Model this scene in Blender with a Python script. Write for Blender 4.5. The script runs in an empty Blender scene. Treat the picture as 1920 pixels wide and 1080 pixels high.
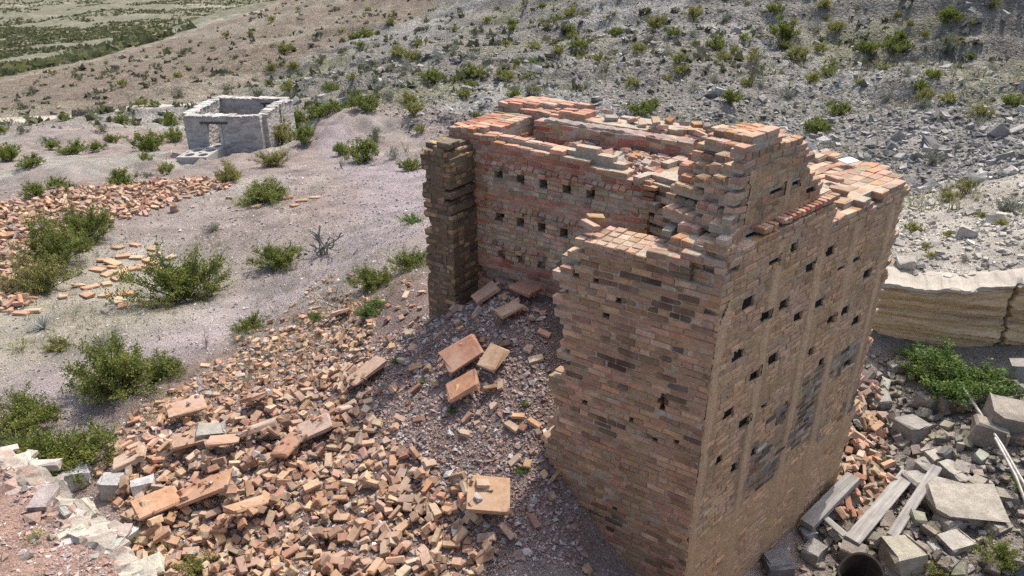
import bpy, math, random
import numpy as np
from mathutils import Vector, Matrix, Euler

random.seed(7)
RNG = np.random.default_rng(7)
S = bpy.context.scene
COL = S.collection

# ------------------------------------------------------------------ camera, sky, sun, exposure
CAM_H, PITCH, FPX = 7.1, math.radians(25.9), 1430.0
cam_data = bpy.data.cameras.new('camera')
cam_data.sensor_width = 36.0
cam_data.lens = 36.0 * FPX / 1920.0
cam_data.clip_end = 8000
cam = bpy.data.objects.new('camera', cam_data)
cam.location = (0, 0, CAM_H)
cam.rotation_euler = (math.pi / 2 - PITCH, 0, 0)
COL.objects.link(cam)
S.camera = cam

SUN_AZ, SUN_EL = math.radians(34), math.radians(60)      # azimuth is measured from +Y towards +X
world = bpy.data.worlds.new('World')
S.world = world
world.use_nodes = True
wn = world.node_tree.nodes
bg = wn['Background']
sky = wn.new('ShaderNodeTexSky')
sky.sky_type = 'NISHITA'
sky.sun_disc = False
sky.sun_elevation = SUN_EL
sky.sun_rotation = SUN_AZ
sky.air_density = 1.0
sky.dust_density = 4.0
sky.ozone_density = 1.0
world.node_tree.links.new(sky.outputs[0], bg.inputs[0])
bg.inputs[1].default_value = 0.15

sun_data = bpy.data.lights.new('sun', 'SUN')
sun_data.energy = 2.5
sun_data.angle = math.radians(0.6)
sun_data.color = (1.0, 0.95, 0.87)
sun = bpy.data.objects.new('sun', sun_data)
sd = Vector((math.sin(SUN_AZ) * math.cos(SUN_EL), math.cos(SUN_AZ) * math.cos(SUN_EL), math.sin(SUN_EL)))
sun.rotation_euler = (-sd).to_track_quat('-Z', 'Y').to_euler()
sun.location = (20, 40, 60)
COL.objects.link(sun)

S.view_settings.view_transform = 'Standard'
S.view_settings.look = 'None'
S.view_settings.exposure = 0.8
S.view_settings.gamma = 1.0
S.view_settings.use_curve_mapping = False
S.cycles.max_bounces = 5
S.cycles.diffuse_bounces = 3
S.cycles.use_denoising = False

# ------------------------------------------------------------------ small helpers
def ray(px, py):
    dx, dy = (px - 960) / FPX, -(py - 540) / FPX
    c, s = math.cos(PITCH), math.sin(PITCH)
    return np.array([dx, c + dy * s, -s + dy * c])

def tag(o, label=None, category=None, group=None, kind=None):
    for k, v in (('label', label), ('category', category), ('group', group), ('kind', kind)):
        if v is not None:
            o[k] = v
    return o

def mesh_np(name, V, F, mat=None, col=None, smooth=False):
    """V (n,3); F (m,k) index array or list of index lists; col (n,3) point colours"""
    me = bpy.data.meshes.new(name)
    V = np.asarray(V, np.float32)
    if isinstance(F, np.ndarray):
        m, k = F.shape
        me.vertices.add(len(V)); me.vertices.foreach_set('co', V.ravel())
        me.loops.add(m * k); me.loops.foreach_set('vertex_index', F.astype(np.int32).ravel())
        me.polygons.add(m)
        me.polygons.foreach_set('loop_start', np.arange(0, m * k, k, dtype=np.int32))
        me.update(calc_edges=True)
    else:
        me.from_pydata(V.tolist(), [], F)
        me.update()
    me.polygons.foreach_set('use_smooth', np.full(len(me.polygons), bool(smooth)))
    if col is not None:
        a = me.attributes.new('col', 'FLOAT_COLOR', 'POINT')
        a.data.foreach_set('color', np.c_[np.asarray(col, np.float32), np.ones(len(V), np.float32)].ravel())
    if mat:
        me.materials.append(mat)
    return me

def link(name, me, parent=None, loc=None, rot=None, scale=None, color=None):
    o = bpy.data.objects.new(name, me)
    COL.objects.link(o)
    if parent: o.parent = parent
    if loc is not None: o.location = loc
    if rot is not None: o.rotation_euler = rot
    if scale is not None: o.scale = scale
    if color is not None: o.color = (*color, 1)
    return o

def hash2(ix, iy, seed):
    h = (ix.astype(np.int64) * 374761393 + iy.astype(np.int64) * 668265263 + seed * 974634777) & 0x7fffffff
    h = (h ^ (h >> 13)) * 1274126177 & 0x7fffffff
    return ((h ^ (h >> 16)) & 0xffff) / 65535.0

def vnoise(x, y, seed=0):
    x = np.asarray(x, float); y = np.asarray(y, float)
    ix, iy = np.floor(x), np.floor(y)
    fx, fy = x - ix, y - iy
    fx = fx * fx * (3 - 2 * fx); fy = fy * fy * (3 - 2 * fy)
    a = hash2(ix, iy, seed); b = hash2(ix + 1, iy, seed); c = hash2(ix, iy + 1, seed); d = hash2(ix + 1, iy + 1, seed)
    return (a * (1 - fx) + b * fx) * (1 - fy) + (c * (1 - fx) + d * fx) * fy - 0.5

def fbm(x, y, octv=4, seed=0, gain=0.5):
    t = 0; amp = 1.0
    for i in range(octv):
        t = t + amp * vnoise(x * 2 ** i + 17.3 * i, y * 2 ** i - 9.1 * i, seed + i)
        amp *= gain
    return t

def proj(P):
    q = np.asarray(P, float) - (0, 0, CAM_H); c, s = math.cos(PITCH), math.sin(PITCH)
    z = q[1] * c - q[2] * s
    return 960 + FPX * q[0] / z, 540 - FPX * (q[1] * s + q[2] * c) / z

def sstep(a, b, x):
    t = np.clip((x - a) / (b - a), 0, 1)
    return t * t * (3 - 2 * t)

# ------------------------------------------------------------------ materials
def new_mat(name):
    m = bpy.data.materials.new(name)
    m.use_nodes = True
    nt = m.node_tree
    b = nt.nodes['Principled BSDF']
    b.inputs['Roughness'].default_value = 0.93
    b.inputs['Specular IOR Level'].default_value = 0.2
    return m, nt, b

def N(nt, typ, **kw):
    n = nt.nodes.new(typ)
    for k, v in kw.items():
        if k in ('operation', 'blend_type', 'data_type', 'attribute_type', 'attribute_name', 'feature', 'wave_type', 'bands_direction', 'noise_dimensions', 'distance'):
            setattr(n, k, v)
        else:
            n.inputs[k.replace('_', ' ')].default_value = v
    return n

def noise(nt, scale, detail=4, rough=0.6, vec=None, w=None):
    n = N(nt, 'ShaderNodeTexNoise', Scale=scale, Detail=detail, Roughness=rough)
    if vec is None:
        vec = nt.nodes.get('worldpos') or nt.nodes.new('ShaderNodeNewGeometry')
        vec.name = 'worldpos'
        vec = vec.outputs['Position']
    nt.links.new(vec, n.inputs['Vector'])
    return n

def ramp(nt, src, stops):
    r = nt.nodes.new('ShaderNodeValToRGB')
    e = r.color_ramp.elements
    while len(e) < len(stops): e.new(0.5)
    for i, (p, c) in enumerate(stops):
        e[i].position = p
        e[i].color = (c, c, c, 1) if isinstance(c, (int, float)) else (*c, 1)
    nt.links.new(src, r.inputs[0])
    return r

def mix(nt, fac, a, b, mode='MIX'):
    m = nt.nodes.new('ShaderNodeMix')
    m.data_type = 'RGBA'; m.blend_type = mode
    for i, v in ((0, fac), (6, a), (7, b)):
        if isinstance(v, (int, float)): m.inputs[i].default_value = v if i == 0 else (v, v, v, 1)
        elif isinstance(v, tuple): m.inputs[i].default_value = (*v, 1)
        else: nt.links.new(v, m.inputs[i])
    return m.outputs[2]

def math_(nt, op, a, b=0.0):
    m = nt.nodes.new('ShaderNodeMath'); m.operation = op
    for i, v in ((0, a), (1, b)):
        if isinstance(v, (int, float)): m.inputs[i].default_value = v
        else: nt.links.new(v, m.inputs[i])
    return m.outputs[0]

def bump(nt, bsdf, h, strength=0.5, dist=0.01):
    b = nt.nodes.new('ShaderNodeBump')
    b.inputs['Strength'].default_value = strength
    b.inputs['Distance'].default_value = dist
    nt.links.new(h, b.inputs['Height'])
    nt.links.new(b.outputs[0], bsdf.inputs['Normal'])

def own_colour(nt):
    """colour of a piece: point attribute 'col' (joined pieces) plus the object's own colour (single pieces)"""
    a = nt.nodes.new('ShaderNodeAttribute'); a.attribute_name = 'col'
    o = nt.nodes.new('ShaderNodeObjectInfo')
    return mix(nt, 1.0, a.outputs['Color'], o.outputs['Color'], 'ADD')

def dotpos(nt, vx, vy, vz, off):
    g = nt.nodes.get('worldpos') or nt.nodes.new('ShaderNodeNewGeometry'); g.name = 'worldpos'
    v = nt.nodes.new('ShaderNodeVectorMath'); v.operation = 'DOT_PRODUCT'
    nt.links.new(g.outputs['Position'], v.inputs[0]); v.inputs[1].default_value = (vx, vy, vz)
    return math_(nt, 'ADD', v.outputs['Value'], off)

def clay_mat(name, spread=0.35, grain=38, bump_d=0.006, dust=(0.42, 0.36, 0.31), dust_amt=0.5, streaks=None):
    m, nt, b = new_mat(name)
    c = own_colour(nt)
    n1 = noise(nt, 9, 5, 0.65); n2 = noise(nt, grain, 6, 0.7); n3 = noise(nt, 2.3, 3, 0.6)
    lo = ramp(nt, n1.outputs[0], [(0.28, 1 - spread), (0.75, 1 + spread * 0.6)])
    c = mix(nt, 1.0, c, lo.outputs[0], 'MULTIPLY')
    hi = ramp(nt, n2.outputs[0], [(0.3, 0.74), (0.62, 1.10)])
    c = mix(nt, 0.8, c, hi.outputs[0], 'MULTIPLY')
    d = ramp(nt, n3.outputs[0], [(0.45, 0.0), (0.72, dust_amt)])
    c = mix(nt, d.outputs[0], c, dust)
    if streaks:
        c = streaks(nt, c)
    nt.links.new(c, b.inputs['Base Color'])
    h = math_(nt, 'ADD', n2.outputs[0], math_(nt, 'MULTIPLY', n1.outputs[0], 1.5))
    bump(nt, b, h, 0.6, bump_d)
    return m
# ------------------------------------------------------------------ terrain
LEVELS = np.array([  # surveyed spot heights x, y, z
(0.94,6.35,1.02),(1.33,6.1,0.66),(0,8.93,2.61),(-0.22,9.22,2.5),(-0.93,9.85,1.97),(-1.52,9.47,1.65),(-0.07,7.91,2.1),(-0.37,7,1.6),
(-0.34,6.07,1.29),(-0.32,5.66,1.12),(-2.01,5.88,0.89),(-3.83,6.1,0.66),(-4.01,7.42,0.87),(-5.42,8.21,0.66),(-3.8,10.04,0.76),(-2.6,10.43,1.1),
(-2.42,11.88,1.12),(-1.53,11.64,1.55),(-2.26,15.81,0.74),(-5.08,14.12,-0),(-5.97,12.25,0.28),(-7.92,13.13,0.03),(-7.52,10.63,0.38),(-7.32,9.57,0.49),
(-9.06,11.69,0.27),(-4.36,15.77,-0.02),(-8.54,16.87,-0.52),(-1.92,8.04,1.22),(-2.32,7.26,1),(0.24,7.14,1.88),(-6.37,8.5,0.34),(-7.52,9.19,0.38),
(-5.1,6.83,0.56),(-6.24,7.17,0.58),(2.91,6.85,-0.01),(4.43,8.25,0.02),(6.57,9.91,0.26),(6.95,8.86,0.62),(6.64,7.97,0.4),(4.89,7.06,-0),
(5.92,6.67,0.22),(5.63,10.15,0.08),(7.23,10.46,0.49),(6.55,11.3,0.6),(8.19,10.53,0.85),(8.38,14.87,0.64),(10.1,16.1,0.89),(12.82,18.79,1.16),
(10.87,17.55,0.88),(9.21,13.58,1.19),(13.29,24.05,-0.6),(16.18,25.53,0.16),(16.02,28.83,0.09),(20.44,38.03,0.71),(26.52,51.1,2.44),(22.35,34.64,0.59),
(30.24,48.97,2.63),(16.31,56.42,1.95),(12,39.73,-0.37),(9.85,31.96,-0.34),(11.97,28.57,-0.46),(5.71,34.22,-0.27),(6.07,66,1.08),(4.7,49.63,-0.58),
(1.06,38.48,-0.65),(9.53,48.88,0.17),(-2.77,36.12,-0.93),(-4.15,32.51,-1.5),(-6.45,35.19,-1.71),(-11.92,56.36,-2.74),(-6.71,62.4,-1.75),(-6.92,95.81,-1.64),
(-0.52,79.84,-0.18),(-21.4,88.93,-4.36),(-28.2,119.22,-3.78),(-14.91,86.29,-2.93),(-44.58,131.92,-7.4),(-40.62,90.99,-6.98),(-39.09,65.92,-5.96),(-26.77,58.55,-5.1),
(-40.28,60.39,-5.9),(-29.76,56.19,-5.38),(-22.11,63.16,-4.77),(-15.77,55.69,-4.12),(-49.68,75.34,-7.16),(-55.51,101.09,-9.07),(-54.46,123.23,-9.26),(-51.71,153.64,-8.44),
(-161.12,246.68,-34.32),(-281.96,439.39,-49.54),(-503.5,798.38,-65.73),(-240,548.78,-53.21),(-249.65,745.15,-60.88),(-201.96,397.55,-44.14),(-176.22,311.56,-38.07),(-28.2,41.5,-3.58),
(-23.79,41.5,-3.58),(-20.14,28.91,-2.04),(-21.05,34.05,-2.9),(-19.86,39.28,-3.58),(-14.1,19.66,-0.49),(-13.03,21.81,-0.63),(-12,24.9,-1.15),(-10.57,26.98,-1.43),
(-7.56,22.29,-0.8),(-6.11,17.56,-0.24),(-4.66,20.26,-0.4),(-7.43,28.61,-1.52),(-9.47,30.74,-1.71),(-5,26.5,-1.28),(-3.99,27.6,-1.31),(-8.56,35.68,-1.83),
(-10.88,29.63,-1.71),(-14.1,35.19,-2.85),(-15.1,39.18,-3.78),(-17.49,40.2,-3.97),(-14.1,41.44,-3.72),(-12.92,43.68,-3.68),(-20.77,44.6,-4.06),(-23.41,54.27,-4.77),
(0,0.8,5.5),(-1.5,1,5.4),(1.5,1,5),(0,2.6,4),(0,4,2.3),(0,5.2,1.35),(1.5,4.6,0.8),(3,5,0.15),
(5,4,0.6),(5,6,0.05),(7,6,0.5),(9,7,1),(-3,3.5,2.6),(-4,5.2,1.1),(-7,5,1.5),(-9,8,0.8),
(-3,1,5.2),(3,1.2,3.6),(6,2,1.2),(-8,2,4),(2.5,7.8,1),(3.6,9.5,0.6),(5.3,10.2,0.2),(1.2,9,2.2),
(2,11.5,1.2),(0,11.6,1.3),(4.5,12,0.9),(6.5,14.5,1.3),(20,20,3),(25,8,4),(40,30,9),(30,50,9),
(20,70,10),(0,100,8),(40,100,22),(0,160,10),(80,160,40),(-20,150,-2),(60,60,20),(150,300,60),
(0,300,0),(-30,20,-1.5),(-25,8,1),(-50,40,-6),(-80,70,-12),(-110,120,-24),(-250,200,-40),(-400,500,-60),
(-100,800,-62),(-100,350,-40),(0,1500,-60),(800,1500,60),(-1500,1500,-65),(-1500,300,-60),(-500,2600,-66),(-40,12,-1),
(1500,600,60)])
def warp(x, y):
    r = np.hypot(x, y) + 1e-6
    return np.arctan2(x, y) * 1.6, np.log(r + 0.8)

_cx, _cy = warp(LEVELS[:, 0], LEVELS[:, 1])
def _kern(d2):
    return 0.5 * d2 * np.log(d2 + 1e-12)
N_LV = len(LEVELS)
_A = np.zeros((N_LV + 3, N_LV + 3))
_A[:N_LV, :N_LV] = _kern((_cx[:, None] - _cx) ** 2 + (_cy[:, None] - _cy) ** 2) + np.eye(N_LV) * 0.0012
_A[:N_LV, N_LV] = 1; _A[:N_LV, N_LV + 1] = _cx; _A[:N_LV, N_LV + 2] = _cy
_A[N_LV:, :N_LV] = _A[:N_LV, N_LV:].T
_w = np.linalg.solve(_A, np.r_[LEVELS[:, 2], 0, 0, 0])

def base_height(x, y):
    u, v = warp(x, y)
    out = np.empty_like(u)
    for i in range(0, len(u), 40000):
        a, b = u[i:i + 40000], v[i:i + 40000]
        k = _kern((a[:, None] - _cx) ** 2 + (b[:, None] - _cy) ** 2)
        out[i:i + 40000] = k @ _w[:N_LV] + _w[N_LV] + _w[N_LV + 1] * a + _w[N_LV + 2] * b
    return out

def line_side(x, y, pts):
    """signed distance to a polyline, positive on its left"""
    best = np.full(x.shape, 1e9); sg = np.zeros(x.shape)
    for (x0, y0), (x1, y1) in zip(pts[:-1], pts[1:]):
        dx, dy = x1 - x0, y1 - y0; L2 = dx * dx + dy * dy
        t = np.clip(((x - x0) * dx + (y - y0) * dy) / L2, 0, 1)
        d = np.hypot(x - x0 - t * dx, y - y0 - t * dy)
        s = np.sign(dx * (y - y0) - dy * (x - x0))
        m = d < best
        best = np.where(m, d, best); sg = np.where(m, s, sg)
    return best * sg

LEDGE = [(-7.4, 6.7), (-5.25, 6.33), (-4.42, 5.8), (-3.77, 5.22), (-3.3, 4.81), (-2.8, 4.2), (-2.2, 3.0)]     # edge of the stone ledge, left foreground
BANK = [(5.2, 12.2), (6.2, 11.75), (7.1, 11.45), (8.1, 11.05), (9.6, 10.5), (13, 8.6), (16, 4)]  # foot of the cut sandstone bank

def bank_top(x):
    return np.interp(x, [5.2, 6.2, 8.1, 12], [0.35, 0.85, 1.0, 1.1])

def height(x, y, rough=True):
    x = np.atleast_1d(np.asarray(x, float)); y = np.atleast_1d(np.asarray(y, float))
    sh = x.shape
    x = x.ravel(); y = y.ravel()
    z = base_height(x, y)
    r = np.hypot(x, y)
    # stone ledge (camera-left): raised dirt terrace
    m = (r < 14)
    if m.any():
        d = line_side(x[m], y[m], LEDGE)
        d = d + 0.08 * fbm(x[m] * 3, y[m] * 3, 3, 5)
        k = sstep(-0.06, 0.1, -d)
        tgt = 2.2 + 0.12 * fbm(x[m] * 1.5, y[m] * 1.5, 3, 8) + 0.55 * sstep(5.5, 2.5, y[m]) + 1.6 * sstep(3.0, 1.0, y[m])
        zz = z[m]
        z[m] = np.where(k > 0, np.maximum(zz, zz * (1 - k) + tgt * k), zz)
    m = (r < 45) & (x > 4.5) & (y > 3)
    if m.any():
        d = line_side(x[m], y[m], BANK) + 0.10 * fbm(x[m] * 1.3, y[m] * 1.3, 3, 15)
        up = sstep(0.0, 0.12, d) * sstep(6.0, 0.5, d)
        z[m] = z[m] + up * bank_top(x[m]) * sstep(4.8, 6.0, x[m])
    if rough:
        w1 = np.clip(r / 9, 0.4, 1.6)
        z = z + 0.05 * w1 * fbm(x * 1.3, y * 1.3, 4, 2)
        hill = sstep(27, 36, r) * sstep(-30, -5, x + r * 0.18)
        z = z + hill * (0.85 * fbm(x * .16, y * .16, 5, 31, 0.55) + 0.28 * fbm(x * 1.1, y * 1.1, 4, 33))
        # low strata steps across the grey hill
        st = np.sin((z * 1.0 + y * 0.16 - x * 0.05 + 1.2 * fbm(x * .12, y * .12, 3, 41)) * 4.2)
        z = z + hill * 0.12 * np.clip(st * 2.5, -1, 1)
        far = sstep(60, 90, r)
        z = z + far * np.clip(r / 120, 0, 4) * 0.9 * fbm(x * .03, y * .03, 5, 51)
    return z.reshape(sh)

def site(px, py):
    """ground point seen at a spot of the survey photograph"""
    v = ray(px, py)
    t = np.exp(np.linspace(math.log(5.0), math.log(1500), 900))
    P = v[None] * t[:, None]
    g = height(P[:, 0], P[:, 1])
    below = (P[:, 2] + CAM_H) < g
    i = int(np.argmax(below)) if below.any() else len(t) - 1
    a = P[max(i - 1, 0)]; b = P[i]
    return float((a[0] + b[0]) / 2), float((a[1] + b[1]) / 2), float((g[max(i - 1, 0)] + g[i]) / 2), float(t[i])

# adaptive polar sheet of the whole terrain, split by what it is
TH = np.linspace(math.radians(-64), math.radians(64), 470)
RR = np.concatenate([np.geomspace(0.5, 5.0, 40, endpoint=False), np.geomspace(5.0, 26, 330, endpoint=False),
                     np.geomspace(26, 90, 240, endpoint=False), np.geomspace(90, 900, 130, endpoint=False), np.geomspace(900, 5000, 25)])
_t, _r = np.meshgrid(TH, RR)
GX, GY = (_r * np.sin(_t)), (_r * np.cos(_t))
GZ = height(GX, GY)
nr, nt_ = GX.shape
DEG = 180 / math.pi
def hill_edge(th): return np.interp(th * DEG, [-64, -40, -25, -15, -8, 0, 10, 20, 27, 33, 64], [52, 52, 50, 46, 35, 30, 28, 25.5, 24, 24, 24])
def plain_edge(th): return np.interp(th * DEG, [-64, -40, -33, -25, -18, -12, 0, 64], [70, 80, 88, 112, 138, 175, 420, 900])
def road_mid(th): return np.interp(th * DEG, [-64, -40, -30, -22, -17], [64, 61, 59.5, 57.5, 53])

def lerp3(a, b, k): return a * (1 - k[:, None]) + np.array(b)[None] * k[:, None]

TRACK = [site(*q)[:2] for q in ((150, 700), (290, 640), (420, 590), (540, 535), (650, 480), (730, 430), (760, 380), (740, 330), (690, 300))]
TRACK2 = [site(*q)[:2] for q in ((620, 236), (640, 275), (720, 325), (790, 345))]
def ground_colour(x, y):
    x = np.ravel(x); y = np.ravel(y)
    r = np.hypot(x, y); th = np.arctan2(x, y)
    c = np.tile(np.array([0.325, 0.27, 0.238]), (len(x), 1))
    n = fbm(x * .35, y * .35, 4, 61); n2 = fbm(x * 1.7, y * 1.7, 4, 62)
    c = lerp3(c, (0.38, 0.335, 0.295), sstep(0.05, 0.35, n))                       # paler worn gravel
    c = lerp3(c, (0.30, 0.225, 0.20), 0.6 * sstep(0.0, 0.4, fbm(x * .22, y * .22, 3, 65)) * sstep(17, 22, r))   # reddish soil patches
    d1 = np.hypot((x + 1.2) / 4.8, (y - 9.2) / 3.6)
    c = lerp3(c, (0.27, 0.195, 0.165), sstep(1.25, 0.75, d1))                     # brick dust round the ruin
    for pth, wd in ((TRACK, 1.25), (TRACK2, 1.0)):                                  # trodden mauve-grey track
        dd = np.abs(line_side(x, y, pth)) + .5 * n2
        c = lerp3(c, (0.365, 0.308, 0.305), sstep(wd * 1.6, wd * .5, dd) * .9)
    d2 = np.hypot((x + 9.5) / 4.0, (y - 14.0) / 4.0)
    c = lerp3(c, (0.36, 0.33, 0.25), sstep(1.2, 0.6, d2) * 0.8)                   # weedy soil at the left
    pit = sstep(4.2, 5.2, x + 0.15 * (10 - y)) * sstep(13.5, 12, y)
    c = lerp3(c, (0.27, 0.24, 0.20), pit)
    d = line_side(x, y, BANK)
    upper = sstep(0.12, 0.3, d) * sstep(4.5, 5.5, x) * (r < 27)
    c = lerp3(c, (0.47, 0.425, 0.36), upper)
    c = lerp3(c, (0.37, 0.32, 0.25), upper * sstep(0.0, 0.25, n) * 0.8)
    led = sstep(0.05, -0.12, line_side(x, y, LEDGE)) * (r < 14)
    c = lerp3(c, (0.38, 0.25, 0.20), led)
    # hillside
    h = sstep(0, 5, r - hill_edge(th))
    c = lerp3(c, (0.245, 0.226, 0.195), h)
    c = lerp3(c, (0.32, 0.305, 0.275), h * sstep(0.05, 0.35, fbm(x * .13, y * .13, 4, 71)))
    c = lerp3(c, (0.235, 0.225, 0.145), h * sstep(0.1, 0.4, fbm(x * .2, y * .2, 4, 73)) * 0.8)
    sp = sstep(-3, 4, r - np.interp(th * DEG, [-64, -25, -20, -15, -10, -6, 0, 64], [52, 57, 62, 70, 80, 92, 130, 500]))
    c = lerp3(c, (0.225, 0.18, 0.135), sp)
    c = lerp3(c, (0.29, 0.25, 0.19), sp * sstep(0.0, 0.4, fbm(x * .09, y * .09, 4, 75)))
    pl = sstep(0, 12, r - plain_edge(th))
    c = lerp3(c, (0.185, 0.175, 0.12), pl)
    c = lerp3(c, (0.27, 0.25, 0.19), pl * sstep(0.0, 0.35, fbm(x * .012, y * .03, 4, 77)))
    # pale wash in front of the stone house
    lo = (r > 31) & (r < 52) & (th * DEG < -12)
    c = lerp3(c, (0.34, 0.33, 0.28), lo * sstep(-0.1, 0.3, n) * (1 - sp) * 0.8)
    c *= (0.84 + 0.30 * n2)[:, None]
    return np.clip(c, 0.03, 0.7)

def ground_material(name, peb_scale, bump_d, crack=0.5):
    m, nt, b = new_mat(name)
    a = nt.nodes.new('ShaderNodeAttribute'); a.attribute_name = 'col'
    g = nt.nodes.new('ShaderNodeNewGeometry'); g.name = 'worldpos'
    c = a.outputs['Color']
    n1 = noise(nt, 1.1, 6, 0.65); n2 = noise(nt, peb_scale * 1.4, 5, 0.7)
    v = N(nt, 'ShaderNodeTexVoronoi', Scale=peb_scale)
    nt.links.new(g.outputs['Position'], v.inputs['Vector'])
    v2 = N(nt, 'ShaderNodeTexVoronoi', Scale=peb_scale * 2.7)
    nt.links.new(g.outputs['Position'], v2.inputs['Vector'])
    c = mix(nt, 1.0, c, ramp(nt, n1.outputs[0], [(0.3, 0.78), (0.7, 1.2)]).outputs[0], 'MULTIPLY')
    # pebbles of slightly different greys
    bw = nt.nodes.new('ShaderNodeRGBToBW'); nt.links.new(v.outputs['Color'], bw.inputs[0])
    c = mix(nt, crack, c, ramp(nt, bw.outputs[0], [(0.1, 0.6), (0.9, 1.45)]).outputs[0], 'MULTIPLY')
    c = mix(nt, 0.7, c, ramp(nt, n2.outputs[0], [(0.3, 0.68), (0.7, 1.25)]).outputs[0], 'MULTIPLY')
    nt.links.new(c, b.inputs['Base Color'])
    h = math_(nt, 'SUBTRACT', math_(nt, 'MULTIPLY', n2.outputs[0], 0.8), math_(nt, 'ADD', v.outputs['Distance'], math_(nt, 'MULTIPLY', v2.outputs['Distance'], 0.5)))
    bump(nt, b, h, 0.9, bump_d)
    return m

M_GROUND = ground_material('gravel_ground', 34, 0.03, 0.6)
M_HILL = ground_material('scree_ground', 5.5, 0.16, 0.7)
M_PLAIN = ground_material('plain_ground', 0.35, 0.6, 0.5)
M_ROAD = ground_material('road_ground', 9, 0.02, 0.3)

gcol = ground_colour(GX, GY)
_th = _t; 
ci = np.arange(nr * nt_).reshape(nr, nt_)
quads = np.stack([ci[:-1, :-1], ci[:-1, 1:], ci[1:, 1:], ci[1:, :-1]], -1).reshape(-1, 4)[:, ::-1]
fr = ((_r[:-1, :-1] + _r[1:, 1:]) / 2).ravel(); ft = ((_t[:-1, :-1] + _t[1:, 1:]) / 2).ravel()
is_plain = fr > plain_edge(ft)
is_road = (np.abs(fr - road_mid(ft)) < 1.5) & (ft * DEG < -17)
is_hill = (fr > hill_edge(ft)) & ~is_plain & ~is_road
is_ground = ~(is_plain | is_hill | is_road)
Vg = np.stack([GX.ravel(), GY.ravel(), GZ.ravel()], -1)
rm = np.abs(_r - road_mid(_t)).ravel() < 1.9
rm &= (_t.ravel() * DEG < -16.8)
gcol[rm] = gcol[rm] * 0.25 + np.array([0.46, 0.41, 0.35]) * 0.75
for nm, msk, mt in (('ground', is_ground, M_GROUND), ('hillside', is_hill, M_HILL), ('plain', is_plain, M_PLAIN), ('dirt_road', is_road, M_ROAD)):
    q = quads[msk]
    idx, inv = np.unique(q, return_inverse=True)
    o = link(nm, mesh_np(nm, Vg[idx], inv.reshape(-1, 4), mt, gcol[idx], smooth=True))
    tag(o, kind='structure', label={'ground': 'gravel and soil yard around the brick ruin', 'hillside': 'grey stony hillside behind the ruins',
        'plain': 'far pale green desert plain at upper left', 'dirt_road': 'pale dirt road below the brown spur'}[nm])

# ------------------------------------------------------------------ brick and stone pieces
BL, BW, BH, CH = 0.200, 0.098, 0.0555, 0.0665

def chamfer_block(hx, hy, hz, bv, rng, jit=0.002, chips=0):
    V, key = [], {}
    sg = (-1, 1)
    for sx in sg:
        for sy in sg:
            for sz in sg:
                e = bv * rng.uniform(0.5, 1.7)
                if chips and rng.random() < chips: e = rng.uniform(2.5, 5) * bv
                ex, ey, ez = min(e, hx * .6), min(e, hy * .6), min(e, hz * .6)
                for ax in range(3):
                    v = np.array([sx * (hx - (ax != 0) * ex), sy * (hy - (ax != 1) * ey), sz * (hz - (ax != 2) * ez)])
                    key[(sx, sy, sz, ax)] = len(V); V.append(v + rng.normal(0, jit, 3))
    F = []
    for ax in range(3):
        o = [a for a in range(3) if a != ax]
        for s in sg:
            q = []
            for a, b in ((-1, -1), (1, -1), (1, 1), (-1, 1)):
                k = [0, 0, 0]; k[ax] = s; k[o[0]] = a; k[o[1]] = b
                q.append(key[(*k, ax)])
            F.append(q)
    for ax in range(3):                      # edges parallel to ax
        o = [a for a in range(3) if a != ax]
        for a in sg:
            for b in sg:
                k0 = [0, 0, 0]; k0[ax] = -1; k0[o[0]] = a; k0[o[1]] = b
                k1 = list(k0); k1[ax] = 1
                F.append([key[(*k0, o[0])], key[(*k1, o[0])], key[(*k1, o[1])], key[(*k0, o[1])]])
    for sx in sg:
        for sy in sg:
            for sz in sg:
                F.append([key[(sx, sy, sz, a)] for a in range(3)])
    V = np.array(V)
    T = []
    for f in F:
        n = np.cross(V[f[1]] - V[f[0]], V[f[2]] - V[f[0]])
        if n @ V[f].mean(0) < 0: f = f[::-1]
        T.append([f[0], f[1], f[2]])
        if len(f) == 4: T.append([f[0], f[2], f[3]])
    return V, np.array(T)

_rng = np.random.default_rng(21)
BRICKS = [chamfer_block(BL / 2, BW / 2, BH / 2, 0.0045, _rng, 0.0016, 0.12) for _ in range(18)]      # near-whole bricks
WORN = [chamfer_block(BL / 2, BW / 2, BH / 2, 0.0035, _rng, 0.0024, 0.16) for _ in range(12)]          # weathered ones

BROKF = [float(_rng.uniform(.38, .72)) for _ in range(14)]
for _f in BROKF:                              # broken bricks with a slanting fracture
    _V, _F = chamfer_block(BL / 2 * _f, BW / 2, BH / 2, 0.004, _rng, 0.003, 0.2)
    _m = _V[:, 0] > 0
    _a, _b2 = _rng.normal(0, .35, 2)
    _V[_m, 0] += _V[_m, 1] * _a + _V[_m, 2] * _b2 + _rng.normal(0, .009, _m.sum())
    WORN.append((_V, _F))

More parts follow.
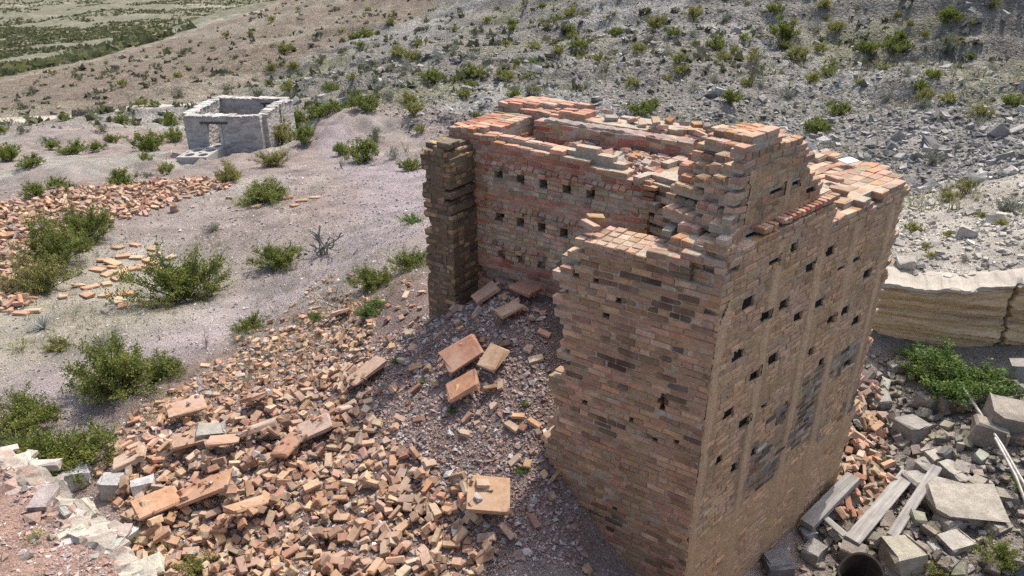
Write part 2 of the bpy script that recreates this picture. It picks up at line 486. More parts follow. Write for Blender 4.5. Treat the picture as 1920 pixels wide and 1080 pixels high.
def rock_shape(rng, flat=0.7, jit=0.25):
    t = (1 + 5 ** .5) / 2
    V = np.array([(-1, t, 0), (1, t, 0), (-1, -t, 0), (1, -t, 0), (0, -1, t), (0, 1, t), (0, -1, -t), (0, 1, -t), (t, 0, -1), (t, 0, 1), (-t, 0, -1), (-t, 0, 1)], float)
    V /= np.linalg.norm(V[0])
    V = V * (1 + rng.normal(0, jit, (12, 1))) * np.array([1, rng.uniform(.6, 1), flat * rng.uniform(.6, 1.1)])
    F = np.array([(0, 11, 5), (0, 5, 1), (0, 1, 7), (0, 7, 10), (0, 10, 11), (1, 5, 9), (5, 11, 4), (11, 10, 2), (10, 7, 6), (7, 1, 8),
                  (3, 9, 4), (3, 4, 2), (3, 2, 6), (3, 6, 8), (3, 8, 9), (4, 9, 5), (2, 4, 11), (6, 2, 10), (8, 6, 7), (9, 8, 1)])
    return V, F
def chip_shape(rng, flat=0.6):
    """six-cornered angular stone, 8 triangles"""
    V = np.array([(1, 0, 0), (-1, 0, 0), (0, 1, 0), (0, -1, 0), (0, 0, 1), (0, 0, -1)], float)
    V = V + rng.normal(0, 0.22, (6, 3)); V *= np.array([1, rng.uniform(.6, 1), flat * rng.uniform(.6, 1.2)])
    F = np.array([(0, 2, 4), (2, 1, 4), (1, 3, 4), (3, 0, 4), (2, 0, 5), (1, 2, 5), (3, 1, 5), (0, 3, 5)])
    return V, F
ROCKS = [rock_shape(_rng) for _ in range(14)]
CHIPS = [chip_shape(_rng) for _ in range(14)]
ANGULAR = [chamfer_block(1, _rng.uniform(.55, .95), _rng.uniform(.35, .8), 0.06, _rng, 0.10, 0.35) for _ in range(10)]

def join_pieces(name, shapes, pick, R, P, colours, mat, parent=None, smooth=False):
    """one mesh out of many placed pieces. R (n,3,3), P (n,3), colours (n,3)"""
    pick = np.asarray(pick); R = np.asarray(R, float); P = np.asarray(P, float); colours = np.asarray(colours, float)
    Vs, Fs, Cs = [], [], []; base = 0
    for k, (V, F) in enumerate(shapes):
        m = np.where(pick == k)[0]
        if not len(m): continue
        W = np.einsum('nij,vj->nvi', R[m], V) + P[m][:, None]
        nv = len(V)
        Vs.append(W.reshape(-1, 3)); Cs.append(np.repeat(colours[m], nv, 0))
        Fs.append((F[None] + (base + np.arange(len(m)) * nv)[:, None, None]).reshape(-1, 3)); base += nv * len(m)
    o = link(name, mesh_np(name, np.concatenate(Vs), np.concatenate(Fs), mat, np.concatenate(Cs), smooth), parent)
    o.color = (0, 0, 0, 1)
    return o

def euler_np(e):
    e = np.atleast_2d(e)
    cx, cy, cz = np.cos(e).T; sx, sy, sz = np.sin(e).T
    R = np.empty((len(e), 3, 3))
    R[:, 0, 0] = cy * cz; R[:, 0, 1] = sx * sy * cz - cx * sz; R[:, 0, 2] = cx * sy * cz + sx * sz
    R[:, 1, 0] = cy * sz; R[:, 1, 1] = sx * sy * sz + cx * cz; R[:, 1, 2] = cx * sy * sz - sx * cz
    R[:, 2, 0] = -sy; R[:, 2, 1] = sx * cy; R[:, 2, 2] = cx * cy
    return R

_shared = {}
def shared_mesh(tagname, k, shapes, mat):
    """mesh data shared by alike pieces"""
    key = (tagname, k, mat.name)
    if key not in _shared:
        V, F = shapes[k]
        _shared[key] = mesh_np(tagname, V, F, mat)
    return _shared[key]

def single(name, tagname, k, shapes, mat, R3, P, colour, parent=None):
    o = link(name, shared_mesh(tagname, k, shapes, mat), parent, color=colour)
    M = Matrix([[*R3[0], P[0]], [*R3[1], P[1]], [*R3[2], P[2]], [0, 0, 0, 1]])
    o.matrix_basis = M
    return o
# ------------------------------------------------------------------ the brick ruin
CN = np.array([1.786, 5.823])                 # near corner
U2, V2 = np.array([-0.824, 0.566]), np.array([0.566, 0.824])      # along the front wall / into the ruin
W2, I2 = np.array([0.737, 0.676]), np.array([-0.676, 0.737])      # along the right wall / into the ruin
CAMP = np.array([0, 0, CAM_H])

def front_streaks(nt, c):
    s = dotpos(nt, U2[0], U2[1], 0, -float(U2 @ CN))
    n = noise(nt, 3.5, 4, 0.6)
    s = math_(nt, 'ADD', s, math_(nt, 'MULTIPLY', math_(nt, 'SUBTRACT', n.outputs[0], 0.5), 0.16))
    k = ramp(nt, math_(nt, 'DIVIDE', s, 2.0), [(0.0, 0.25), (0.04, 0.0), (0.22, 0.0), (0.27, 0.62), (0.35, 0.55), (0.40, 0.0), (0.80, 0.0)])
    z = dotpos(nt, 0, 0, 1, 0)
    n4 = noise(nt, 14, 4, 0.7)
    low = ramp(nt, math_(nt, 'DIVIDE', math_(nt, 'SUBTRACT', 4.6, z), 4.6), [(0.12, 0.0), (0.3, 0.55), (0.9, 0.9)])
    f = math_(nt, 'MULTIPLY', math_(nt, 'MULTIPLY', k.outputs[0], low.outputs[0]), ramp(nt, n4.outputs[0], [(0.3, 0.5), (0.6, 1.3)]).outputs[0])
    return mix(nt, f, c, (0.36, 0.25, 0.155))

M_BRICK = clay_mat('brick_clay', 0.32, dust_amt=0.28)
M_FRONT = clay_mat('brick_front', 0.35, streaks=front_streaks, dust=(0.36, 0.28, 0.20), dust_amt=0.35)
M_LOOSE = clay_mat('brick_loose', 0.25, grain=26, bump_d=0.003, dust=(0.45, 0.36, 0.28), dust_amt=0.75)
M_SLAB = clay_mat('fired_tile', 0.25, grain=22, dust=(0.44, 0.34, 0.26), dust_amt=0.5)

def mortar_mat(name, c0, c1):
    m, nt, b = new_mat(name)
    n = noise(nt, 22, 6, 0.7); n2 = noise(nt, 3, 3, 0.5)
    c = mix(nt, n2.outputs[0], c0, c1)
    c = mix(nt, 0.9, c, ramp(nt, n.outputs[0], [(0.3, 0.6), (0.7, 1.15)]).outputs[0], 'MULTIPLY')
    nt.links.new(c, b.inputs['Base Color'])
    bump(nt, b, n.outputs[0], 0.9, 0.012)
    return m
M_MORTAR = mortar_mat('lime_mortar', (0.46, 0.40, 0.32), (0.36, 0.29, 0.21))
M_MUD = mortar_mat('mud_mortar', (0.22, 0.16, 0.105), (0.13, 0.095, 0.065))

ruin = link('brick_ruin', None, loc=(float(CN[0]), float(CN[1]), 0.0))
tag(ruin, 'roofless multi-chambered red and tan brick furnace ruin with broken walls', 'ruin')
RO = np.array([CN[0], CN[1], 0.0])

def masonry(part, O, A, I, L, T, z0, z1, present, colour, mat=None, mortar=None, singles=0, back=True,
            wob=1.0, shapes=None, header_every=6, holes=(), inset=0.009, label=None, hcut=0.0366):
    """a wall of separate bricks over a recessed mortar core"""
    mat = mat or M_BRICK; mortar = mortar or M_MORTAR; shapes = shapes or BRICKS
    rg = random.Random(part + str(L))
    nw = max(1, round(T / 0.115)); wd = T / nw
    pitch = BL + 0.012
    boxes, recs = [], []
    nk = int(round((z1 - z0) / CH))
    N3 = np.array([-I[0], -I[1], 0.0])
    for k in range(nk):
        zm = z0 + (k + 0.5) * CH
        head = header_every and (k % header_every == header_every - 1)
        p = pitch / 2 if head else pitch
        off = (0.25 if head else 0.5 * (k % 2)) * pitch + 0.03 * math.sin(k * 2.3)
        for j in range(nw):
            n = (j + 0.5) * wd
            run = None
            s = -off
            cells = []
            while s < L - 0.02:
                a, b = max(s, 0), min(s + p, L); s += p
                if b - a < 0.04: continue
                segs = [(a, b)]
                for (hs, hz, hw, hd) in holes:
                    if abs(hz - zm) <= hcut and n < hd:
                        ns = []
                        for (c, d) in segs:
                            if d < hs - hw or c > hs + hw: ns.append((c, d)); continue
                            if hs - hw - c > 0.03: ns.append((c, hs - hw))
                            if d - hs - hw > 0.03: ns.append((hs + hw, d))
                        segs = ns
                cells += segs
            for (a, b) in cells:
                sm = (a + b) / 2
                if not present(sm, n, zm):
                    continue
                if run is not None and abs(a - run[1]) < 0.035: run[1] = b
                else:
                    if run is not None: boxes.append((run, j, k))
                    run = [a, b]
                top = not (present(sm, n, zm + CH) and present(a + .02, n, zm + CH) and present(b - .02, n, zm + CH))
                ends = (not present(a - 0.06, n, zm)) or (not present(b + 0.06, n, zm)) or a <= 0.001 or b >= L - 0.001
                if j == 0 or top or ends or (back and j == nw - 1):
                    ln = b - a - 0.012
                    if ln < 0.025: continue
                    dn = rg.gauss(0, 0.0016) * wob - (rg.random() ** 8) * 0.010 * wob
                    zo = 0.010 * math.sin(sm * 2.1 + k * 0.07) * wob + rg.gauss(0, 0.0012) * wob
                    yaw = rg.gauss(0, 0.010) * wob; rol = rg.gauss(0, 0.008) * wob; pit = rg.gauss(0, 0.010) * wob
                    if top: yaw += rg.gauss(0, 0.05); pit += rg.gauss(0, 0.03); zo += rg.uniform(-0.004, 0.006)
                    nn = n - dn if j == 0 else n
                    P2 = O + A * sm + I * nn
                    bwid = (BW if j == 0 or nw == 1 else wd - 0.008)
                    if j == 0: P2 = P2 + I * (BW / 2 - n) + I * 0.0
                    if j == 0: P2 = P2 - I * 0.0
                    e = euler_np([rol, pit, 0])[0]
                    B = np.stack([np.array([A[0], A[1], 0]), np.array([I[0], I[1], 0]), np.array([0, 0, 1.0])], 1)
                    cy, sy = math.cos(yaw), math.sin(yaw)
                    B = np.array([[cy, -sy, 0], [sy, cy, 0], [0, 0, 1]]) @ B @ e
                    # keep the frame right-handed and orthogonal
                    x = B[:, 0] / np.linalg.norm(B[:, 0]); z = B[:, 2] - x * (x @ B[:, 2]); z /= np.linalg.norm(z); y = np.cross(z, x)
                    R3 = np.stack([x * (ln / BL), y * (bwid / BW), z * (0.98 + rg.random() * 0.05)], 1)
                    P = np.array([P2[0], P2[1], zm + zo])
                    v = CAMP - P; dist = np.linalg.norm(v); v = v / dist
                    sc = 0.0
                    if j == 0: sc += max(0, v @ N3) * ln * BH
                    if top: sc += max(0, v[2]) * ln * bwid
                    recs.append((sc / dist ** 2, R3, P, colour(sm, n, zm, rg, j, top), rg.randrange(len(shapes))))
            if run is not None: boxes.append((run, j, k))
    # core
    V, F = [], []
    rg2 = random.Random(5)
    cube = [(0, 3, 2, 1), (4, 5, 6, 7), (0, 1, 5, 4), (1, 2, 6, 5), (2, 3, 7, 6), (3, 0, 4, 7)]
    for (run, j, k) in boxes:
        jt = lambda: rg2.uniform(0, 0.004)
        n0 = (inset + jt()) if j == 0 else j * wd - 0.004 - jt()
        n1 = (nw * wd - inset - jt()) if j == nw - 1 else (j + 1) * wd + jt()
        a, b = run[0] + 0.010 + jt(), run[1] - 0.010 - jt()
        za, zb = z0 + k * CH - 0.02 - jt(), z0 + (k + 1) * CH - 0.012 - jt()
        base = len(V)
        for z in (za, zb):
            for (s, n) in ((a, n0), (b, n0), (b, n1), (a, n1)):
                p = O + A * s + I * n
                V.append((p[0] - RO[0], p[1] - RO[1], z))
        for f in cube: F.append([base + i for i in f])
    wall = link(part, mesh_np(part, np.array(V), F, mortar), ruin)
    wall.color = (0, 0, 0, 1)
    if label: wall['label'] = label
    recs.sort(key=lambda r: -r[0])
    for (sc, R3, P, c, v) in recs[:singles]:
        single('brick', part + '_brick', v, shapes, mat, R3, P - RO, c, wall)
    rest = recs[singles:]
    if rest:
        o = join_pieces('brickwork', shapes, [r[4] for r in rest], [r[1] for r in rest], [r[2] - RO for r in rest], [r[3] for r in rest], mat, wall)
        tag(o, kind='stuff')
    return wall

def tone(rg, cols, var=0.16):
    c = np.array(rg.choice(cols)) * (1 + rg.gauss(0, var))
    return np.clip(c * np.array([1 + rg.gauss(0, .04), 1 + rg.gauss(0, .04), 1 + rg.gauss(0, .05)]), 0.02, 0.7)

TAN, ORG, RED, DRK, BRN, YEL, GRY, PINK = (0.37, 0.255, 0.165), (0.40, 0.215, 0.12), (0.36, 0.135, 0.085), (0.085, 0.066, 0.055), (0.23, 0.14, 0.09), (0.42, 0.28, 0.13), (0.31, 0.265, 0.215), (0.43, 0.27, 0.19)

def _h2(ix, iy, seed):
    h = (ix * 374761393 + iy * 668265263 + seed * 974634777) & 0x7fffffff
    h = ((h ^ (h >> 13)) * 1274126177) & 0x7fffffff
    return ((h ^ (h >> 16)) & 0xffff) / 65535.0
def _vn(x, y, seed):
    ix, iy = math.floor(x), math.floor(y)
    fx, fy = x - ix, y - iy
    fx = fx * fx * (3 - 2 * fx); fy = fy * fy * (3 - 2 * fy)
    a, b, c, d = _h2(ix, iy, seed), _h2(ix + 1, iy, seed), _h2(ix, iy + 1, seed), _h2(ix + 1, iy + 1, seed)
    return (a * (1 - fx) + b * fx) * (1 - fy) + (c * (1 - fx) + d * fx) * fy - 0.5
def n1d(x, seed): return _vn(x, seed * 1.7, seed)
def n2d(x, y, seed): return _vn(x, y, seed) + 0.5 * _vn(2 * x + 17.3, 2 * y - 9.1, seed + 1) + 0.25 * _vn(4 * x + 34.6, 4 * y - 18.2, seed + 2)

# front wall ---------------------------------------------------------
def front_present(s, n, z):
    left = 1.60 + 0.13 * n1d(z * 7, 3) + 0.05 * n1d(z * 14, 4)
    if z > 4.1: left = 1.50 - 0.1 * (z > 4.25)
    if z < 2.2: left += 0.05
    if s > left + 0.06 * n1d(n * 9 + z * 3, 6): return False
    top = 4.42 + 0.05 * n1d(s * 5 + n * 7, 8)
    if s < 0.42 and n > 0.05: top = 4.42 + max(0, (0.42 - s)) * 1.1 + 0.15 * n1d(s * 9 + n * 11, 12)
    if s < 0.30 and n < 0.12: top = min(top, 4.05 + 0.9 * s + 0.2 * n1d(s * 12 + 3, 14))       # broken near corner
    if n < 0.12 and s < 0.12 and z > 3.5: return n2d(s * 7, z * 9, 19) > -0.12
    return z < top
def front_col(s, n, z, rg, j, top):
    d = n2d(s * 2.2, z * 1.6, 24) - 0.06 + (0.22 if z > 3.85 else 0.0) - (0.1 if 2.6 < z < 3.5 else 0)
    if top: return tone(rg, [PINK, TAN, TAN, (0.45, 0.33, 0.24)])
    if d + rg.gauss(0, 0.16) > 0.24: return tone(rg, [(0.11, 0.082, 0.065), (0.18, 0.12, 0.085), (0.26, 0.165, 0.11), BRN], 0.2)
    return tone(rg, [(0.47, 0.27, 0.16), (0.46, 0.32, 0.21), (0.33, 0.2, 0.13), (0.42, 0.25, 0.155), (0.38, 0.225, 0.145)])
front_gaps = [(0.95, 3.92, .012, .1)] + [(random.Random(i).uniform(.1, 1.5), random.Random(i + 50).uniform(1.2, 4.1), random.Random(i + 9).uniform(.008, .02), .09) for i in range(34)]
masonry('front_wall', CN, U2, V2, 1.74, 0.5, 0.2, 4.93, front_present, front_col, M_FRONT, singles=300, holes=front_gaps, header_every=7,
        label='near front wall with sooty dark and tan courses')

# right wall ---------------------------------------------------------
WALL_HOLES = [(.86, 4.27), (1.61, 3.99), (2.0, 4.04), (2.7, 3.74), (3.1, 3.45), (.49, 3.97), (.86, 3.7), (1.18, 3.71), (1.54, 3.45), (1.98, 3.45), (2.36, 3.11),
              (2.69, 3.11), (3.07, 2.83), (.45, 3.42), (.82, 3.07), (1.15, 3.09), (2.0, 2.83), (2.34, 2.55), (3.09, 2.26), (.43, 2.8), (.78, 2.52), (1.13, 2.54),
              (.38, 2.27), (.71, 1.98), (1.09, 1.97), (1.18, 4.33), (2.34, 3.74)]
small = {21, 22, 23, 24, 16, 17, 25}
wall_holes = [(s, z, 0.055 if i in small else 0.085, 0.34) for i, (s, z) in enumerate(WALL_HOLES)]
def right_present(s, n, z):
    if s < 0 or s > 3.64 + 0.9 * n + 0.02 * n1d(z * 9, 33): return False
    top = 4.59 if s < 1.98 else 4.41 + 0.09 * n1d(s * 4 + n * 5, 35)
    if s > 1.98 and n < 0.13 and n1d(s * 6.3, 37) > 0.08: top -= 0.12
    if s > 3.2: top = 4.42
    if s < 0.16 and n < 0.24 and z > 4.25: return n1d(z * 13 + s * 5, 39) > 0.0
    return z < top
def right_col(s, n, z, rg, j, top):
    if top: return tone(rg, [PINK, ORG, TAN, TAN, PINK])
    if 1.3 < z < 2.5 and n2d(s * 1.3, z * 1.1, 44) > 0.0: return tone(rg, [DRK, GRY, (0.17, 0.14, 0.11), BRN], .2)
    return tone(rg, [(0.50, 0.33, 0.195), (0.46, 0.29, 0.17), (0.41, 0.26, 0.155), (0.53, 0.325, 0.185)], .1)
masonry('right_wall', CN, W2, I2, 4.25, 0.6, -0.15, 4.67, right_present, right_col, M_BRICK, singles=160, holes=wall_holes, hcut=0.062,
        label='long right wall with mud render and rows of dark putlog holes')

# mud render left on the right wall ----------------------------------
def render_material():
    m, nt, b = new_mat('mud_render')
    s = dotpos(nt, W2[0], W2[1], 0, -float(W2 @ CN)); z = dotpos(nt, 0, 0, 1, 0)
    n1 = noise(nt, 2.2, 5, 0.65); n2 = noise(nt, 30, 6, 0.7); n3 = noise(nt, 7, 5, 0.7)
    comb = nt.nodes.new('ShaderNodeCombineXYZ')
    nt.links.new(math_(nt, 'MULTIPLY', s, 9.0), comb.inputs[0]); nt.links.new(math_(nt, 'MULTIPLY', z, 0.8), comb.inputs[1])
    run = N(nt, 'ShaderNodeTexNoise', Scale=1.0, Detail=5, Roughness=0.6); nt.links.new(comb.outputs[0], run.inputs['Vector'])
    c = mix(nt, ramp(nt, n1.outputs[0], [(0.35, 0.0), (0.65, 1.0)]).outputs[0], (0.40, 0.26, 0.155), (0.50, 0.335, 0.20))
    c = mix(nt, 0.7, c, ramp(nt, run.outputs[0], [(0.35, 0.65), (0.65, 1.2)]).outputs[0], 'MULTIPLY')
    # grey sooty fields between z 1.3 and 2.7
    zz = math_(nt, 'ADD', z, math_(nt, 'MULTIPLY', math_(nt, 'SUBTRACT', n3.outputs[0], 0.5), 0.35))
    band = ramp(nt, math_(nt, 'DIVIDE', zz, 5.0), [(0.25, 0.0), (0.28, 1.0), (0.46, 0.8), (0.62, 0.1), (0.95, 0.12)])
    dark_tone = math_(nt, 'MULTIPLY', band.outputs[0], ramp(nt, n1.outputs[0], [(0.36, 0.15), (0.56, 1.0)]).outputs[0])
    dark_tone = math_(nt, 'MULTIPLY', dark_tone, ramp(nt, n3.outputs[0], [(0.35, 0.45), (0.6, 1.0)]).outputs[0])
    c = mix(nt, math_(nt, 'MULTIPLY', dark_tone, 0.75), c, (0.15, 0.12, 0.095))
    # five washed-down pale stripes
    st = None
    for w0, wd in ((0.07, .08), (0.90, .065), (1.80, .07), (2.53, .07), (3.42, .06)):
        d = math_(nt, 'ABSOLUTE', math_(nt, 'SUBTRACT', math_(nt, 'ADD', s, math_(nt, 'MULTIPLY', math_(nt, 'SUBTRACT', n3.outputs[0], 0.5), 0.09)), w0))
        k = ramp(nt, math_(nt, 'DIVIDE', d, 0.3), [(wd / 0.3 * 0.6, 1.0), (wd / 0.3 * 1.2, 0.0)]).outputs[0]
        st = k if st is None else math_(nt, 'MAXIMUM', st, k)
    st = math_(nt, 'MULTIPLY', st, ramp(nt, math_(nt, 'DIVIDE', z, 5.0), [(0.2, 0.5), (0.8, 0.9), (0.9, 0.0)]).outputs[0])
    c = mix(nt, math_(nt, 'MULTIPLY', st, 0.95), c, (0.56, 0.39, 0.25))
    c = mix(nt, ramp(nt, math_(nt, 'DIVIDE', zz, 5.0), [(0.22, 0.75), (0.285, 0.0)]).outputs[0], c, (0.44, 0.285, 0.165))
    c = mix(nt, 0.85, c, ramp(nt, n2.outputs[0], [(0.3, 0.6), (0.65, 1.15)]).outputs[0], 'MULTIPLY')
    nt.links.new(c, b.inputs['Base Color'])
    bump(nt, b, math_(nt, 'ADD', n2.outputs[0], math_(nt, 'MULTIPLY', n3.outputs[0], 2)), 0.8, 0.012)
    return m
M_RENDER = render_material()

def render_coat(O, A, I, s0, s1, z0, z1, res, holes, seed, cover, parent, inside, mat=None, amp=1.0, z0h=-0.15):
    ns, nz = int((s1 - s0) / res) + 1, int((z1 - z0) / res) + 1
    ss, zz = np.meshgrid(np.linspace(s0, s1, ns), np.linspace(z0, z1, nz))
    off = 0.016 * amp * fbm(ss * 3.2, zz * 4.5, 5, seed, 0.6) + cover(ss, zz) + 0.004 * fbm(ss * 40, zz * 40, 2, seed + 9)
    off = np.minimum(off, 0.008)
    X = O[0] + A[0] * ss - I[0] * off; Y = O[1] + A[1] * ss - I[1] * off
    V = np.stack([X - RO[0], Y - RO[1], zz], -1).reshape(-1, 3)
    ok = np.ones((nz, ns), bool)
    for (hs, hz, hw, hd) in holes:
        e = 0.010 * fbm(ss * 30, zz * 30, 2, seed + 3)
        ok &= ~((np.abs(ss - hs) < hw + 0.014 + e) & (np.abs(zz - hz) < 0.050 + 1.5 * e))
    ok &= inside(ss, zz)
    ci_ = np.arange(nz * ns).reshape(nz, ns)
    q = np.stack([ci_[:-1, :-1], ci_[:-1, 1:], ci_[1:, 1:], ci_[1:, :-1]], -1)
    m = ok[:-1, :-1] & ok[1:, 1:] & ok[:-1, 1:] & ok[1:, :-1] & ((off[:-1, :-1] + off[1:, 1:]) > -0.026)
    o = link('mud_render', mesh_np('mud_render', V, q[m].reshape(-1, 4), mat or M_RENDER, smooth=True), parent)
    return o
def cover_right(s, z):
    c = np.full(s.shape, -0.0085)
    for w0 in (0.07, 0.90, 1.80, 2.53, 3.42): c = np.maximum(c, 0.010 - 0.10 * np.abs(s - w0))
    c = c + 0.004 * sstep(1.35, 1.2, z)
    return c - 0.012 * sstep(0.06, 0.0, s)
rw = [o for o in ruin.children if o.name.startswith('right_wall')][0]
render_coat(CN, W2, I2, 0.015, 3.63, 0.0, 4.55, 0.022, wall_holes, 101, cover_right, rw,
            lambda s, z: z < np.where(s < 0.35, 3.9 + 1.5 * s, np.where(s < 1.9, 4.48, 4.25)))

M_HOLE_SHADE, _nt0, _b0 = new_mat('dark_tone'); _b0.inputs['Base Color'].default_value = (0.012, 0.009, 0.008, 1)  # near-black colour standing in for the deep shade of the wall holes
_rh = random.Random(61)
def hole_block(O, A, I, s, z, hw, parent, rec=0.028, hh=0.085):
    """near-black plug that paints in the shade inside a putlog hole"""
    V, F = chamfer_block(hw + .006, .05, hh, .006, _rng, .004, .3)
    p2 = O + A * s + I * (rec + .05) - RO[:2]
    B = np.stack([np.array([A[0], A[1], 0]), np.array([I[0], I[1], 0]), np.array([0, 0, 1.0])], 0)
    link('hole_shade_plug', mesh_np('hole_shade_plug', V @ B + np.array([p2[0], p2[1], z]), F, M_HOLE_SHADE), parent)
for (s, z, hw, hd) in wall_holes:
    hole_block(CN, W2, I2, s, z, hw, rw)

# upper wall on the right wall ----------------------------------------
OU = CN + I2 * 0.10
def upper_present(s, n, z):
    lo = 0.25 + n * (0.12 + 0.9 * max(0, z - 4.55)) + 0.10 * n1d(z * 11 + n * 6, 51)
    if s < lo: return False
    top = 5.36 - (0.10 if n > 0.62 else 0) + 0.05 * n1d(s * 5 + n * 6, 53)
    if s < 0.75: top = min(top, 5.24)
    for a, t in ((1.27, 5.12), (1.45, 4.97), (1.62, 4.80), (1.80, 4.66), (1.95, 4.5)):
        if s > a + 0.05 * n1d(z * 9 + n * 8, 57): top = min(top, t)
    if n < 0.12 and z > 5.2 and s < 0.8: return n1d(s * 9 + z * 4, 59) > -0.1
    return z < top
def upper_col(s, n, z, rg, j, top):
    if top: return tone(rg, [PINK, ORG, TAN, (0.44, 0.28, 0.19)])
    return tone(rg, [TAN, TAN, ORG, BRN, (0.34, 0.25, 0.17)])
upper_holes = [(.88, 4.90, .10, .4), (1.21, 4.93, .07, .1), (1.54, 4.80, .09, .4), (1.57, 4.585, .10, .4), (.51, 4.60, .11, .4)]
uw = masonry('upper_wall', OU, W2, I2, 2.05, 0.9, 4.55, 5.50, upper_present, upper_col, M_BRICK, singles=170, holes=upper_holes, wob=1.6,
        label='stepped broken upper wall rising above the ledge')
render_coat(OU, W2, I2, 0.3, 1.75, 4.64, 5.22, 0.022, upper_holes, 131, lambda s, z: np.full(s.shape, -0.001), uw,
            lambda s, z: (s > 0.36 + 0.1 * fbm(z * 9, z * 3, 2, 5)) & (z < np.where(s < 1.25, 5.2, np.where(s < 1.43, 5.0, np.where(s < 1.6, 4.86, 4.7)))), z0h=4.55)

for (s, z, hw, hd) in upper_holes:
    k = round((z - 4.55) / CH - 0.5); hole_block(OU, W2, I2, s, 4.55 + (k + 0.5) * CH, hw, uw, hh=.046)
# header course lying on the ledge
rg = random.Random(77)
for i in range(17):
    s = 0.62 + i * 0.083
    if i in (3,): continue
    P2 = CN + W2 * s + I2 * 0.105
    yaw = math.atan2(I2[1], I2[0]) + rg.gauss(0, 0.05)
    R3 = euler_np([rg.gauss(0, .03), rg.gauss(0, .04), yaw])[0] @ np.diag([0.98, 0.70, 0.95])
    single('brick', 'right_wall_brick', rg.randrange(18), BRICKS, M_BRICK, R3, np.array([P2[0], P2[1], 4.622]) - RO, tone(rg, [PINK, RED, ORG, TAN]), rw)

# flat-topped block behind the right wall -----------------------------
def deck_present(s, n, z):
    n = n + 0.6
    if s > 4.5 - 0.45 * n + 0.02 * n1d(z * 9, 63): return False
    if s < 1.72 + 0.1 * n1d(z * 9 + n * 3, 64): return False
    return z < 4.43 + 0.05 * n1d(s * 3 + n * 4, 65)
masonry('flat_block', CN + I2 * 0.6, W2, I2, 4.3, 1.7, 3.6, 4.67, deck_present, lambda s, n, z, rg, j, top: tone(rg, [PINK, PINK, ORG, TAN, TAN, (0.45, 0.29, 0.2)]),
        M_BRICK, singles=130, header_every=0, wob=1.5, label='flat brick top behind the right wall')
rest_core = link('block_core', mesh_np('block_core', np.array([(*((CN + W2 * a + I2 * b) - RO[:2]), z) for z in (0.0, 3.62) for a, b in ((1.8, .58), (4.1, .62), (3.45, 2.2), (1.8, 2.2))]),
                 [(0, 3, 2, 1), (4, 5, 6, 7), (0, 1, 5, 4), (1, 2, 6, 5), (2, 3, 7, 6), (3, 0, 4, 7)], M_MORTAR), ruin)

# kiln: long face with niches -----------------------------------------
OK_ = CN + U2 * 1.65 + V2 * 2.1
NICHE = [(u - 1.65, z) for z, us in ((4.08, (2.44, 2.78, 3.13, 3.48, 3.83)), (3.51, (2.12, 2.46, 2.80, 3.14, 3.48, 3.82)), (2.95, (2.80, 3.13, 3.46, 3.79))) for u in us]
niche_holes = []
for (s, z) in NICHE:
    for dz in (-0.0665, 0.0): niche_holes.append((s, z + dz, 0.052, 0.24))
def kiln_present(s, n, z):
    top = 4.47 + 0.09 * n1d(s * 4 + n * 9, 71)
    if s < 0.75: top = 4.30 + 0.12 * (s > .3) + 0.10 * n1d(s * 6 + n * 8, 73)
    if n > 0.12 and s > 0.6: top += 0.07
    if s > 2.25: top = 4.54 + 0.10 * n1d(s * 6 + n * 9, 75)
    if s < 0.06 * n1d(z * 15, 77) + 0.02: return False
    if z < 2.75 and n < 0.12: return n2d(s * 3, z * 5, 78) > -0.18 + (2.75 - z) * 0.3
    return z < top
def kiln_col(s, n, z, rg, j, top):
    if top and z > 4.3: return tone(rg, [(0.48, 0.27, 0.18), PINK, ORG])
    if z > 4.2: return tone(rg, [(0.44, 0.18, 0.11), RED, (0.40, 0.2, 0.14), PINK])
    if 3.68 < z < 3.86: return tone(rg, [(0.44, 0.19, 0.12), ORG, PINK, (0.42, 0.24, 0.17)])
    if z < 2.85: return tone(rg, [(0.48, 0.26, 0.15), (0.5, 0.29, 0.2), (0.42, 0.22, 0.15), RED])
    return tone(rg, [(0.42, 0.35, 0.27), (0.46, 0.37, 0.25), (0.48, 0.34, 0.22), (0.40, 0.31, 0.23), (0.48, 0.29, 0.2)])
kw = masonry('kiln_wall', OK_, U2, V2, 2.95, 0.24, 1.6, 4.72, kiln_present, kiln_col, M_BRICK, singles=300, holes=niche_holes, header_every=5, back=True, wob=1.5,
             label='long inner kiln wall with three rows of hooded niches')
for zl in (4.20, 3.63, 3.07):                       # sloping drip courses over each row of niches
    s = 0.35
    while s < 2.62:
        P2 = OK_ + U2 * s + V2 * 0.012
        if n1d(s * 4 + zl * 7, 81) > -0.34:
            Rb = np.stack([np.array([V2[0], V2[1], 0]), np.array([-U2[0], -U2[1], 0]), np.array([0, 0, 1.0])], 1)
            Rb[:, 1] = np.cross(Rb[:, 2], Rb[:, 0])
            R3 = Rb @ euler_np([rg.gauss(0, .05), -0.62 + rg.gauss(0, .07), rg.gauss(0, .05)])[0] @ np.diag([0.54, 0.84, 0.9])
            single('brick', 'kiln_wall_brick', rg.randrange(18), BRICKS, M_BRICK, R3, np.array([P2[0], P2[1], zl + rg.gauss(0, .006)]) - RO, tone(rg, [(0.44, 0.29, 0.2), (0.48, 0.26, 0.18), (0.46, 0.33, 0.22), (0.42, 0.22, 0.15)]), kw)
        s += 0.094
